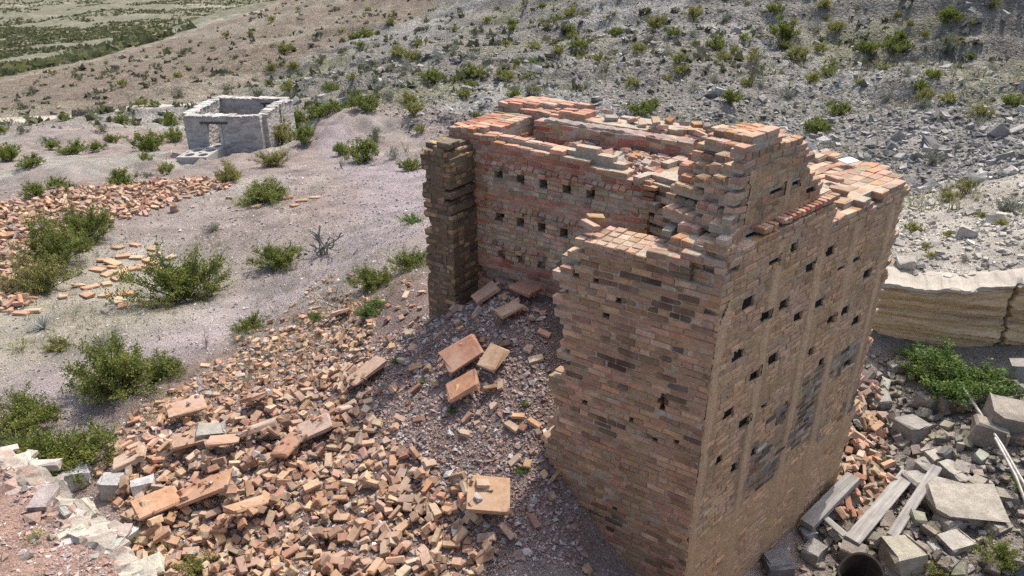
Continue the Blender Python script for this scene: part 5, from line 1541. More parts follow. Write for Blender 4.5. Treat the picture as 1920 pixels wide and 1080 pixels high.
# scrub of the far plain and far spur, one mass
def scrub(name, label, n, r0, r1, a0, a1, test, size, cols):
    x, y, r = polar_points(n, r0, r1, a0, a1, test)
    z = height(x, y)
    s = size * np.clip(RNG.lognormal(0, .35, len(x)), .4, 2.4)
    k = 6; m = len(x) * k
    B = np.repeat(np.c_[x, y, z], k, 0); S3 = np.repeat(s, k)
    P = B + RNG.normal(0, .33, (m, 3)) * S3[:, None] * np.array([1, 1, .6]); P[:, 2] = np.maximum(P[:, 2], B[:, 2]) + S3 * .12
    d = RNG.normal(0, 1, (m, 3)); d /= np.linalg.norm(d, axis=1)[:, None]; e = np.cross(d, RNG.normal(0, 1, (m, 3))); e /= np.linalg.norm(e, axis=1)[:, None]
    L = S3[:, None] * .42
    V = np.stack([P - d * L - e * L * .6, P + d * L - e * L * .6, P + e * L * .9], 1).reshape(-1, 3)
    c = np.repeat(np.repeat(np.asarray(cols)[RNG.integers(0, len(cols), len(x))], k, 0) * RNG.uniform(.8, 1.2, (m, 1)), 3, 0)
    o = link(name, mesh_np(name, V, np.arange(m * 3).reshape(-1, 3), M_LEAF, c)); o.color = (0, 0, 0, 1)
    tag(o, label, kind='stuff')
scrub('plain_scrub', 'dense scrub dotting the far plain', 90000, 85, 1800, -40, 0, lambda x, y, r, a: (r > plain_edge(a) + 8) & (fbm(x * .02, y * .02, 3, 211) > -0.2) & (RNG.random(len(r)) < np.clip((r - plain_edge(a)) / 350, .06, 1)), 1.15, [(0.115, 0.125, 0.055), (0.09, 0.10, 0.045), (0.15, 0.155, 0.075)])
scrub('spur_scrub', 'small scrub dotting the brown spur and hill tops', 2000, 40, 150, -38, 42, lambda x, y, r, a: (r > hill_edge(a)) & (r < plain_edge(a)), .42, [(0.10, 0.105, 0.055), (0.07, 0.075, 0.05), (0.15, 0.15, 0.08), (0.12, 0.115, 0.09)])
# ------------------------------------------------------------------ stone house ruin
def stone_wall_mat(name, ca, cb, sc=1.0):
    m, nt, b = new_mat(name)
    g = nt.nodes.new('ShaderNodeTexCoord')
    n1 = noise(nt, 1.5, 5, 0.65); n2 = noise(nt, 7, 5, 0.7)
    mp = nt.nodes.new('ShaderNodeMapping'); mp.inputs['Scale'].default_value = (3.2 * sc, 3.2 * sc, 7 * sc)
    nt.links.new(g.outputs['Object'], mp.inputs[0])
    v = N(nt, 'ShaderNodeTexVoronoi', Scale=1.0); nt.links.new(mp.outputs[0], v.inputs['Vector'])
    bw = nt.nodes.new('ShaderNodeRGBToBW'); nt.links.new(v.outputs['Color'], bw.inputs[0])
    c = mix(nt, n1.outputs[0], ca, cb)
    c = mix(nt, 0.8, c, ramp(nt, bw.outputs[0], [(0.1, 0.7), (0.9, 1.2)]).outputs[0], 'MULTIPLY')
    c = mix(nt, 0.8, c, ramp(nt, n2.outputs[0], [(0.3, 0.7), (0.7, 1.15)]).outputs[0], 'MULTIPLY')
    nt.links.new(c, b.inputs['Base Color'])
    bump(nt, b, math_(nt, 'SUBTRACT', math_(nt, 'MULTIPLY', n2.outputs[0], 1.0), v.outputs['Distance']), 0.9, 0.05)
    return m
M_HOUSE = stone_wall_mat('house_stone', (0.36, 0.33, 0.30), (0.47, 0.44, 0.40))
M_JAMB_LIT = stone_wall_mat('lit_jamb_stone', (0.60, 0.57, 0.52), (0.50, 0.47, 0.43), 1.6)
M_TIMBER, _nt, _b = new_mat('old_timber')
_n = noise(_nt, 12, 5, .7); _nt.links.new(ramp(_nt, _n.outputs[0], [(0.3, (0.05, 0.042, 0.036)), (0.7, (0.13, 0.11, 0.095))]).outputs[0], _b.inputs['Base Color'])

def ragged_wall(name, A, B, thick, z0, ztop, seed, parent, openings=(), mat=None, res=0.16, cap=True, origin=(0, 0, 0)):
    """stone wall from A to B (2d), uneven face and top; openings (s0, s1, za, zb)"""
    A = np.array(A); B = np.array(B); L = np.linalg.norm(B - A); d = (B - A) / L; nrm = np.array([d[1], -d[0]])
    cuts = sorted({0.0, L, *[o[0] for o in openings], *[o[1] for o in openings]})
    ss = []
    for a, b in zip(cuts[:-1], cuts[1:]):
        k = max(1, int((b - a) / res)); ss += list(a + (b - a) * np.arange(k) / k)
    ss.append(L); ss = np.array(ss)
    zc = sorted({0.0, 1.0, *[(o[2] - z0) / (ztop(o[0]) - z0) for o in openings], *[(o[3] - z0) / (ztop(o[0]) - z0) for o in openings]})
    zs = []
    for a, b in zip(zc[:-1], zc[1:]):
        k = max(1, int((b - a) * 2.4 / res)); zs += list(a + (b - a) * np.arange(k) / k)
    zs.append(1.0)
    V, F = [], []; idx = {}
    o3 = np.array(origin)
    for side in (0, 1):
        for i, s in enumerate(ss):
            zt = ztop(s) + 0.05 * n1d(s * 3.1, seed) + 0.03 * n1d(s * 9, seed + 1)
            for j, q in enumerate(zs):
                z = z0 + (zt - z0) * q
                off = (thick / 2) * (1 if side == 0 else -1) + 0.03 * n2d(s * 3, z * 5, seed + 2 + side)
                p = A + d * s + nrm * off
                idx[(side, i, j)] = len(V); V.append((p[0] - o3[0], p[1] - o3[1], z - o3[2]))
    def hole(i, j):
        s = (ss[i] + ss[i + 1]) / 2; q = (zs[j] + zs[j + 1]) / 2; z = z0 + (ztop(s) - z0) * q
        return any(o[0] < s < o[1] and o[2] < z < o[3] for o in openings)
    ni, nj = len(ss) - 1, len(zs) - 1
    H_ = [[hole(i, j) for j in range(nj)] for i in range(ni)]
    for i in range(ni):
        for j in range(nj):
            if H_[i][j]: continue
            F.append([idx[(0, i, j)], idx[(0, i + 1, j)], idx[(0, i + 1, j + 1)], idx[(0, i, j + 1)]])
            F.append([idx[(1, i, j)], idx[(1, i, j + 1)], idx[(1, i + 1, j + 1)], idx[(1, i + 1, j)]])
            for (di, dj, e) in ((-1, 0, ((i, j), (i, j + 1))), (1, 0, ((i + 1, j), (i + 1, j + 1))), (0, 1, ((i, j + 1), (i + 1, j + 1))), (0, -1, ((i, j), (i + 1, j)))):
                a, b = i + di, j + dj
                if not (0 <= a < ni and 0 <= b < nj) or H_[a][b]:
                    (p, q), (r, t) = e
                    F.append([idx[(0, p, q)], idx[(0, r, t)], idx[(1, r, t)], idx[(1, p, q)]])
    w = link(name, mesh_np(name, np.array(V), F, mat or M_HOUSE), parent)
    if cap:                                   # coping stones along the top
        rngc = random.Random(seed); s = 0.05
        while s < L - 0.1:
            l = rngc.uniform(.16, .34); zt = ztop(s + l / 2) + 0.05 * n1d(s * 3.1, seed) - o3[2]
            p = A + d * (s + l / 2)
            R = euler_np([rngc.gauss(0, .05), rngc.gauss(0, .05), math.atan2(d[1], d[0]) + rngc.gauss(0, .06)])[0] @ np.diag([l * .55, thick * .54 / .75, .05])
            q = single('coping_stone', 'coping_stone', rngc.randrange(10), ANGULAR, M_CAPST2, R, (p[0] - o3[0], p[1] - o3[1], zt + 0.015), tone(rngc, [(0.42, 0.39, 0.36), (0.36, 0.34, 0.31), (0.47, 0.44, 0.40)], .08), w)
            s += l
    return w
M_CAPST2 = stone_mat('coping_limestone', 0.2, 0.5)

hx, hy, hz, ht = site(420, 284)
def hp(px, py, z):
    v = ray(px, py); t = (z - CAM_H) / v[2]; return np.array([v[0] * t, v[1] * t])
ZT = hz + 2.25                                            # top of the house walls
c_fl, c_fr, c_br, c_bl = hp(346, 217, ZT), hp(489, 218, ZT), hp(543, 185, ZT), hp(409, 182, ZT)
house = link('stone_house', None, loc=(float(c_fl[0]), float(c_fl[1]), hz - 0.5))
tag(house, 'roofless grey stone house ruin with one doorway at the back of the yard', 'house')
HO = (float(c_fl[0]), float(c_fl[1]), hz - 0.5)
zb_ = hz - 1.3
Lf = np.linalg.norm(c_fr - c_fl); Lb = np.linalg.norm(c_bl - c_br); Lr = np.linalg.norm(c_br - c_fr)
d0, d1 = Lf * 0.29, Lf * 0.49
T_ = 0.38
fwall = ragged_wall('front_wall', c_fl, c_fr, T_, zb_, lambda s: ZT, 301, house, [(d0, d1, hz - .2, ZT - .30)], origin=HO)
bwall = ragged_wall('back_wall', c_br + (c_bl - c_br) * .02, c_bl, T_, zb_, lambda s: ZT - .02, 311, house, [(Lb * .16, Lb * .34, hz + .5, ZT - .25)], origin=HO)
rwall = ragged_wall('right_wall', c_fr + (c_br - c_fr) * .05, c_br - (c_br - c_fr) * .04, T_ * .97, zb_, lambda s: ZT - .0 + .12 * math.sin(s * 1.1), 321, house, [(Lr * .42, Lr * .47, ZT - .75, ZT - .12)], origin=HO)
lwall = ragged_wall('left_wall', c_bl + (c_fl - c_bl) * .05, c_fl - (c_fl - c_bl) * .05, T_ * .97, zb_, lambda s: ZT - .01, 331, house, origin=HO)
def beam(name, a, b, w, h, parent, origin, mat=None):
    a = np.array(a, float); b = np.array(b, float); L = np.linalg.norm(b - a); x = (b - a) / L
    up = np.array([0, 0, 1.0]) if abs(x[2]) < .9 else np.array([0, 1.0, 0]); y = np.cross(up, x); y /= np.linalg.norm(y); z = np.cross(x, y)
    V, F = chamfer_block(L / 2, w / 2, h / 2, min(w, h) * .08, _rng, min(w, h) * .02, .1)
    V = V @ np.stack([x, y, z]) + (a + b) / 2 - np.array(origin)
    return link(name, mesh_np(name, V, F, mat or M_TIMBER), parent)
df = (c_fr - c_fl) / Lf; nf = np.array([df[1], -df[0]]) * (T_ / 2 - .02)
p0, p1 = c_fl + df * (d0 - .28) + nf, c_fl + df * (d1 + .28) + nf
beam('lintel', (*p0, ZT - .27), (*p1, ZT - .27), .12, .10, fwall, HO)
db = (c_bl - c_br) / Lb
q0, q1 = c_br + (c_bl - c_br) * .02 + db * (Lb * .14), c_br + (c_bl - c_br) * .02 + db * (Lb * .37)
beam('lintel', (*q0, ZT - .22), (*q1, ZT - .22), .46, .09, bwall, HO)
q2 = c_br + (c_bl - c_br) * .02 + db * (Lb * .345)
beam('door_post', (*q2, hz + .5), (*q2, ZT - .26), .10, .12, bwall, HO)
q3 = c_fr + (c_br - c_fr) * (.05 + .47 * .93)
beam('post', (*q3, ZT - .8), (*q3, ZT + .02), .14, .12, rwall, HO)
# doorway jamb, coloured paler to paint in the sunlight on it
beam('door_jamb', (*(c_fl + df * (d1 - .12)), hz - .2), (*(c_fl + df * (d1 - .12)), ZT - .33), .16, .30, fwall, HO, M_JAMB_LIT)
# floor inside is the ground; broken stub wall before the house
sx0, sx1 = hp(395, 288, hz + .15), hp(473, 280, hz + .1)
Ls = np.linalg.norm(sx1 - sx0)
stub = link('broken_stone_wall', None, loc=(float(sx0[0]), float(sx0[1]), hz))
tag(stub, 'broken pale stone wall sloping down before the house door', 'wall')
ragged_wall('wall_body', sx0, sx1, .42, hz - .8, lambda s: hz + .1 + 1.1 * (s / Ls) ** 1.15, 341, stub, origin=(float(sx0[0]), float(sx0[1]), hz))

# concrete block with six round pits
M_LIME = mortar_mat('lime_concrete', (0.46, 0.44, 0.40), (0.38, 0.355, 0.32))
ZS = site(392, 303)[2] - .02
P00, P10, P01 = hp(384, 274, ZS), hp(408, 274, ZS), hp(370, 282, ZS)
ea, eb = (P10 - P00), (P01 - P00)
block = link('pit_block', None, loc=(float(P00[0]), float(P00[1]), ZS))
tag(block, 'low white concrete block with six round pits before the stone house', 'concrete block')
V, F = [], []
def bp(a, b, z): p = ea * a + eb * b; return (p[0], p[1], z)
K = 20
for ia in range(2):
    for ib in range(3):
        base = len(V)
        for k in range(K):                        # square outline
            w = math.tau * k / K; c, s = math.cos(w), math.sin(w); m_ = max(abs(c), abs(s))
            V.append(bp(ia + .5 * c / m_, ib + .5 * s / m_, 0.0))
        for k in range(K):
            w = math.tau * k / K; V.append(bp(ia + .34 * math.cos(w), ib + .34 * math.sin(w), 0.0))
        for k in range(K):
            w = math.tau * k / K; V.append(bp(ia + .33 * math.cos(w), ib + .33 * math.sin(w), -.62))
        V.append(bp(ia, ib, -.62))
        for k in range(K):
            k2 = (k + 1) % K
            F += [[base + k, base + k2, base + K + k2, base + K + k], [base + K + k, base + K + k2, base + 2 * K + k2, base + 2 * K + k], [base + 2 * K + k, base + 2 * K + k2, base + 3 * K]]
link('top_slab', mesh_np('top_slab', np.array(V), F, M_LIME), block)
sk = [(-.62, -.62), (1.62, -.62), (1.62, 2.62), (-.62, 2.62)]; ik = [(-.5, -.5), (1.5, -.5), (1.5, 2.5), (-.5, 2.5)]
V = [bp(a, b, .02) for a, b in sk] + [bp(a, b, .02) for a, b in ik] + [bp(a, b, -1.2) for a, b in sk] + [bp(a, b, -.1) for a, b in ik]
F = []
for k in range(4):
    k2 = (k + 1) % 4
    F += [[k, k2, 4 + k2, 4 + k], [k, 8 + k, 8 + k2, k2], [4 + k, 4 + k2, 12 + k2, 12 + k]]
link('rim', mesh_np('rim', np.array(V), F, M_LIME), block)

# small clay pot by the far brick pile
x, y, z, t = site(328, 398)
V, F = [], []; prof = [(0.0, .0), (.17, .0), (.20, .12), (.19, .26), (.16, .33), (.19, .36), (.20, .39), (.16, .39), (.15, .30), (.0, .28)]
for k in range(20):
    w = math.tau * k / 20
    for (r_, h_) in prof: V.append((r_ * math.cos(w), r_ * math.sin(w), h_))
np_ = len(prof)
for k in range(20):
    k2 = (k + 1) % 20
    for i in range(np_ - 1): F.append([k * np_ + i, k2 * np_ + i, k2 * np_ + i + 1, k * np_ + i + 1])
s_ = 15 * t / FPX / .4
o = link('clay_pot', mesh_np('clay_pot', np.array(V), F, M_SLAB, smooth=True), loc=(x, y, z - .02), scale=(s_, s_, s_), color=(0.36, 0.24, 0.19))
tag(o, 'small brown clay pot at the edge of the far brick pile', 'pot')

# ------------------------------------------------------------------ sandstone bank, stone ledge, pit
def strata_mat():
    m, nt, b = new_mat('sandstone')
    a = nt.nodes.new('ShaderNodeAttribute'); a.attribute_name = 'col'
    g = nt.nodes.new('ShaderNodeNewGeometry'); g.name = 'worldpos'
    mp = nt.nodes.new('ShaderNodeMapping'); mp.inputs['Scale'].default_value = (.5, .5, 16); nt.links.new(g.outputs['Position'], mp.inputs[0])
    n1 = noise(nt, 1.0, 6, .65, mp.outputs[0]); n2 = noise(nt, 20, 5, .7)
    c = mix(nt, .9, a.outputs['Color'], ramp(nt, n1.outputs[0], [(.3, .85), (.68, 1.2)]).outputs[0], 'MULTIPLY')
    c = mix(nt, .7, c, ramp(nt, n2.outputs[0], [(.3, .75), (.7, 1.12)]).outputs[0], 'MULTIPLY')
    nt.links.new(c, b.inputs['Base Color'])
    bump(nt, b, math_(nt, 'ADD', n2.outputs[0], math_(nt, 'MULTIPLY', n1.outputs[0], 2.0)), .45, .02)
    return m
M_SAND = strata_mat()
def along(pts, step):
    out = []
    for (x0, y0), (x1, y1) in zip(pts[:-1], pts[1:]):
        L = math.hypot(x1 - x0, y1 - y0); k = int(L / step)
        for i in range(k): out.append((x0 + (x1 - x0) * i / k, y0 + (y1 - y0) * i / k, (x1 - x0) / L, (y1 - y0) / L))
    return np.array(out)
bl = along(BANK[:6], .035)
tx, ty = bl[:, 2].copy(), bl[:, 3].copy()
ker = np.ones(41) / 41
for arr in (tx, ty): arr[:] = np.convolve(np.pad(arr, 20, 'edge'), ker, 'valid')
nx_, ny_ = ty, -tx                                     # out of the bank, towards the pit
bx_, by_ = bl[:, 0], bl[:, 1]
zlo = height(bx_ + nx_ * .35, by_ + ny_ * .35) - .15; zhi = height(bx_ - nx_ * .35, by_ - ny_ * .35) + .0
zhi = np.convolve(np.pad(zhi, 20, 'edge'), ker, 'valid') + .10 * fbm(np.arange(len(bx_)) * .035 * 1.6, bx_ * 0, 5, 409, .62) - .02; zlo = np.convolve(np.pad(zlo, 20, 'edge'), ker, 'valid')
nb_, nz_ = len(bx_), 56
rs = np.random.default_rng(12); lay = rs.normal(0, .045, 40)
Vb, Cb = np.zeros((nz_ + 3, nb_, 3)), np.zeros((nz_ + 3, nb_, 3))
sl = np.arange(nb_) * .035
for j in range(nz_):
    q = j / (nz_ - 1); z = zlo + (zhi - zlo) * q
    zz_ = z - .06 * np.arange(nb_) * .035 * 0.6 + .05 * fbm(sl * .6, sl * 0 + 3, 3, 7)
    li = (zz_ * 11.0) ; fl = np.floor(li).astype(int) % 40; f2 = (fl + 1) % 40; fr2 = sstep(.93, 1.0, li - np.floor(li))
    off = .30 - .12 * q + lay[fl] * (1 - fr2) + lay[f2] * fr2 + .035 * fbm(sl * 1.3, z * 2.5, 4, 401) + .02 * fbm(sl * 9, z * 9, 3, 402)
    off = off + .09 * sstep(.88, .95, q + .1 * fbm(sl * 1.1, sl * 0, 4, 405)) + .05 * fbm(sl * 2.5, sl * 0 + 9, 4, 407)
    Vb[j, :, 0] = bx_ + nx_ * off; Vb[j, :, 1] = by_ + ny_ * off; Vb[j, :, 2] = z
    Cb[j] = np.array([0.55, 0.40, 0.235]) * (1 + .35 * rs.normal() * .3)
    kk = sstep(.86, .93, q + .12 * fbm(sl * 1.1, sl * 0, 4, 405))[:, None]; Cb[j] = Cb[j] * (1 - kk) + np.array([0.45, 0.40, 0.33]) * kk
    crack = np.abs(sl - 3.05 - .1 * n1d(j * .3, 5)) < .025
    Cb[j][crack] *= .6; Vb[j, crack, 0] -= nx_[crack] * .08; Vb[j, crack, 1] -= ny_[crack] * .08
for k, (o_, dz) in enumerate(((.05, .03), (-.2, .03), (-.6, -.08))):
    Vb[nz_ + k, :, 0] = bx_ + nx_ * o_; Vb[nz_ + k, :, 1] = by_ + ny_ * o_; Vb[nz_ + k, :, 2] = height(bx_ + nx_ * o_, by_ + ny_ * o_) * (k > 1) + (k <= 1) * (zhi + dz + .05 * fbm(sl * 6, sl * 0 + k, 3, 411)) + (k > 1) * dz
    Cb[nz_ + k] = (0.37, 0.33, 0.275)
cg = np.arange((nz_ + 3) * nb_).reshape(nz_ + 3, nb_)
o = link('sandstone_bank', mesh_np('sandstone_bank', Vb.reshape(-1, 3), np.stack([cg[:-1, :-1], cg[:-1, 1:], cg[1:, 1:], cg[1:, :-1]], -1).reshape(-1, 4), M_SAND, Cb.reshape(-1, 3), smooth=False))
tag(o, 'cut bank of layered yellow sandstone at the right', kind='structure')

# broken limestone kerb along the ledge, left foreground
ll = along(LEDGE, .03); sl2 = np.arange(len(ll)) * .03
lx_, ly_ = ll[:, 2].copy(), ll[:, 3].copy()
for arr in (lx_, ly_): arr[:] = np.convolve(np.pad(arr, 12, 'edge'), np.ones(25) / 25, 'valid')
ox_, oy_ = -ly_, lx_
prof = [(-.25, -.08), (-.18, .03), (-.12, .05), (-.05, .055), (.04, .05), (.09, .02), (.10, -.10), (.08, -.24), (.13, -.28), (.12, -.5), (.20, -.9), (.25, -1.4)]
zb0 = height(ll[:, 0] - ox_ * .2, ll[:, 1] - oy_ * .2); zb0 = np.convolve(np.pad(zb0, 12, 'edge'), np.ones(25) / 25, 'valid')
Vl = np.zeros((len(prof), len(ll), 3)); blk = np.floor(sl2 / .31 + .4 * np.sin(sl2 * 3)).astype(int)
jb = np.random.default_rng(4).normal(0, 1, (blk.max() + 2, 3))
for k, (o_, dz) in enumerate(prof):
    w_ = o_ + .03 * jb[blk, 0] * (o_ > -.3) + .05 * fbm(sl2 * 4, sl2 * 0 + k, 3, 421) + .02 * fbm(sl2 * 15, sl2 * 0 + k * 3, 2, 423)
    Vl[k, :, 0] = ll[:, 0] + ox_ * w_; Vl[k, :, 1] = ll[:, 1] + oy_ * w_
    Vl[k, :, 2] = zb0 + dz - .05 + .02 * jb[blk, 1] + .11 * fbm(sl2 * 5, sl2 * 0 + k * .7, 4, 427, .65)
cg = np.arange(len(prof) * len(ll)).reshape(len(prof), len(ll))
Cl = np.tile(np.array([0.42, 0.375, 0.315]), (cg.size, 1)) * (1 + .10 * np.tile(jb[blk, 2], len(prof)))[:, None]
kd_ = sstep(-.05, .25, fbm(np.tile(sl2, len(prof)) * 3, np.repeat(np.arange(len(prof)), len(ll)) * .6, 3, 431) - .12 * (np.repeat(np.arange(len(prof)), len(ll)) - 2))[:, None]; Cl = Cl * (1 - kd_) + np.array([0.37, 0.255, 0.2]) * kd_
o = link('stone_ledge', mesh_np('stone_ledge', Vl.reshape(-1, 3), np.stack([cg[:-1, :-1], cg[:-1, 1:], cg[1:, 1:], cg[1:, :-1]], -1).reshape(-1, 4), M_STONE, np.clip(Cl, .2, .7))); o.color = (0, 0, 0, 1)
tag(o, 'pale broken limestone kerb along the left foreground ledge', kind='structure')
kerb = o; rk2 = random.Random(71)
for _ in range(70):
    i_ = rk2.randrange(len(ll)); s_ = rk2.uniform(.05, .13); w_ = rk2.uniform(-.24, .14)
    R = euler_np([rk2.gauss(0, .13), rk2.gauss(0, .13), rk2.uniform(0, 6)])[0] @ np.diag([s_ * 1.3, s_, s_ * rk2.uniform(.4, .7)])
    single('stone', 'kerb_stone', rk2.randrange(10), ANGULAR, M_STONE, R, (ll[i_, 0] + ox_[i_] * w_, ll[i_, 1] + oy_[i_] * w_, zb0[i_] + rk2.uniform(-.05, .03) - .25 * max(0, w_ - .06)), tone(rk2, [(0.48, 0.43, 0.37), (0.42, 0.37, 0.31), (0.54, 0.50, 0.44), (0.40, 0.33, 0.27)], .1), kerb)
# pale stones along the ledge edge, left foreground
LED = [(15, 855, .14, 'topmost pale limestone block of the left ledge edge'), (-25, 848, .15, 'pale limestone block of the ledge cut by the left picture edge'), (60, 882, .13, 'pale limestone block second down the ledge edge'), (98, 905, .14, 'pale limestone block third down the ledge edge'), (125, 930, .10, 'small pale stone on the bend of the ledge edge'), (150, 958, .13, 'pale limestone block below the bend of the ledge'), (182, 992, .14, 'broad white limestone block low on the ledge edge'), (205, 1025, .15, 'broad white limestone block lowest but one on the ledge'), (150, 1008, .10, 'small white stone set back on the ledge dirt'), (232, 1062, .13, 'lowest white limestone block of the ledge edge'), (40, 868, .10, 'small pale stone between the top ledge blocks')]
rl = random.Random(31)
for i, (px, py, s, lab) in enumerate(LED):
    x, y, z, t = site(px, py)
    R = euler_np([rl.gauss(0, .12), rl.gauss(0, .12), -.7 + rl.gauss(0, .3)])[0] @ np.diag([s * 1.2, s * .9, s * .55])
    zg = float(height(x - .1, y - .05)[0])
    o = single('limestone_block', 'limestone_block', rl.randrange(10), ANGULAR, M_STONE, R, (x, y, max(z, zg) + .0), tone(rl, [(0.48, 0.44, 0.38), (0.42, 0.38, 0.32), (0.52, 0.48, 0.42)], .08))
    tag(o, lab, 'stone', 'ledge stones')
x = RNG.uniform(-6.5, -2.5, 2600); y = RNG.uniform(4.2, 7.2, 2600); k = line_side(x, y, LEDGE) < .12
scatter_stones('ledge_rubble', 'small stones and dirt clods on the left ledge', x[k], y[k], np.clip(RNG.lognormal(-3.9, .6, k.sum()), .008, .09), CHIPS, [(0.42, 0.29, 0.23), (0.36, 0.25, 0.2), (0.5, 0.45, 0.4), (0.33, 0.28, 0.25)], M_STONE)

# pit: boulders with a look of their own
BLD = [ # px, py(foot), width px, depth ratio, height ratio, yaw, colour, label
 (1800, 985, 128, .62, .40, -.15, (0.50, 0.45, 0.37), 'large flat topped boulder beside the two timbers'),
 (1685, 1070, 76, .8, .72, .25, (0.44, 0.40, 0.31), 'squarish tan boulder at the bottom of the pit'),
 (1788, 1035, 62, .7, .5, .4, (0.50, 0.46, 0.40), 'pale wedge boulder below the flat topped boulder'),
 (1705, 830, 60, .8, .75, .5, (0.36, 0.33, 0.29), 'rounded grey boulder in the middle of the pit'),
 (1645, 768, 52, .7, .55, .2, (0.46, 0.43, 0.38), 'pale boulder near the far end of the right wall'),
 (1773, 775, 36, .8, 1.2, .1, (0.36, 0.32, 0.27), 'upright brown block under the green pit shrub'),
 (1740, 776, 50, .8, .8, .3, (0.34, 0.30, 0.26), 'cracked brown block left of the upright block'),
 (1850, 840, 64, .7, .8, -.5, (0.36, 0.31, 0.25), 'dark slab leaning behind the pipes'),
 (1895, 825, 90, .7, .75, -.4, (0.38, 0.33, 0.27), 'big brown boulder at the right edge of the pit'),
 (1912, 720, 50, .8, 1.0, -.3, (0.36, 0.33, 0.29), 'grey boulder under the bank at the right edge'),
 (1752, 880, 46, .7, .7, .2, (0.45, 0.41, 0.35), 'angular pale rock above the narrow timber'),
 (1775, 905, 50, .7, .7, .5, (0.43, 0.40, 0.34), 'angular pale rock right of the narrow timber'),
 (1730, 895, 44, .7, .7, .8, (0.38, 0.35, 0.31), 'grey rock just above the timbers'),
 (1800, 895, 34, .8, .8, .9, (0.38, 0.34, 0.29), 'small brown block at the pipes'),
 (1800, 920, 40, .7, .7, .1, (0.40, 0.36, 0.31), 'brown angular rock behind the flat topped boulder'),
 (1830, 925, 40, .7, .8, .6, (0.38, 0.34, 0.28), 'brown angular rock right behind the flat topped boulder'),
 (1720, 925, 60, .7, .5, .3, (0.42, 0.39, 0.35), 'flat grey rock between the two timbers'),
 (1525, 1050, 46, .8, .7, .7, (0.38, 0.36, 0.32), 'grey rock left of the rusty drum'),
 (1515, 1010, 30, .8, .7, .2, (0.46, 0.44, 0.41), 'pale rock beside the short timber'),
 (1455, 1079, 60, .8, .6, .1, (0.24, 0.23, 0.23), 'dark rock at the foot of the right wall'),
 (1870, 1000, 40, .7, .5, .3, (0.42, 0.37, 0.29), 'tan rock right of the flat topped boulder'),
 (1880, 955, 40, .7, .9, -.4, (0.36, 0.32, 0.26), 'brown block between pipe and flat topped boulder'),
 (145, 915, 56, .7, .6, .3, (0.46, 0.45, 0.43), 'smooth grey boulder at the foot of the dark green shrub'),
 (215, 930, 40, .8, .9, .2, (0.48, 0.47, 0.45), 'upright pale stone at the left end of the heap'),
 (270, 925, 36, .8, .7, .6, (0.58, 0.57, 0.54), 'white stone among the left bricks'),
 (400, 842, 50, .8, .8, .4, (0.40, 0.37, 0.32), 'grey lump of old mortar in the middle of the heap'),
]
PIT = area_of([(1580, 760), (1640, 660), (1800, 690), (1919, 720), (2250, 760), (2250, 1040), (1800, 1079), (1420, 1079), (1500, 990), (1570, 930)])
heapp = Heap(2.0, 13.5, 5.0, 13.5, 0.04)
rp = random.Random(41)
n_p = 0; xs, ys, szs = [], [], []
b0 = bbox(PIT)
PITB = area_of([(1560, 950), (1585, 760), (1640, 740), (1660, 850), (1680, 930), (1640, 1000), (1540, 1000)])
# stones
while n_p < 1250:
    x, y = rp.uniform(b0[0], b0[1]), rp.uniform(b0[2], b0[3])
    if not inside(PIT, x, y) : continue
    n_p += 1; s = min(.14, max(.018, rp.lognormvariate(-3.15, .55)))
    r = heapp.lay(x, y, rp.uniform(0, 6), (s * 1.8, s * 1.3, s * .8), rp, .2, .5)
    if r: xs.append(r); szs.append(s)
join = join_pieces('pit_stones', ANGULAR, [rp.randrange(10) for _ in xs], [r[0] * s for r, s in zip(xs, szs)], [r[1] for r in xs], [tone(rp, [(0.30, 0.265, 0.22), (0.24, 0.21, 0.17), (0.36, 0.33, 0.285), (0.21, 0.18, 0.15), (0.28, 0.235, 0.18)], .12) for _ in xs], M_STONE)  # stone colours kept dark to paint in the shade over the pit
tag(join, 'broken grey and tan stones strewn over the pit floor', kind='stuff')
for (px, py, w, dr, hr, yaw, c, lab) in BLD:
    x, y, z, t = site(px, py - w * .18)
    s = w * t / FPX / 2 * (.86 if px > 1400 else 1)
    V, F = chamfer_block(s, s * dr * 1.1, s * hr, s * .05, _rng, s * .12, .45)
    o = link('boulder', mesh_np('boulder', V, F, M_STONE), loc=(x, y, z + s * hr * .72), rot=(_pr.gauss(0, .09), _pr.gauss(0, .09), yaw), color=tuple(q * .8 for q in c))  # boulder colour scaled down, putting the pit's shade into it
    tag(o, lab, 'boulder', 'boulders')
pr_ = strew(heapp, PITB, 150, rp, tilt=.2, broken=.6, scale=(.8, 1.05), colours=[(0.42, 0.27, 0.17), (0.40, 0.22, 0.13), (0.45, 0.32, 0.23), (0.38, 0.25, 0.18)])
place_bricks(pr_, 34, 'brick at the foot of the right wall', 'bricks in the pit', 'pit_brick_rubble', 'brick fragments between the right wall and the boulders', PIT_MARKS)

x, y, r = polar_points(9000, 6.5, 14, 14, 60, lambda x, y, r, a: off_ruin(x, y) & (line_side(x, y, BANK) < 0) & (x > 2))
scatter_stones('pit_gravel', 'small grey brown gravel on the pit floor', x, y, np.clip(RNG.lognormal(-4.1, .5, len(x)), .007, .06), CHIPS, [(0.30, 0.265, 0.22), (0.24, 0.21, 0.17), (0.37, 0.34, 0.29), (0.33, 0.24, 0.18)], M_STONE)
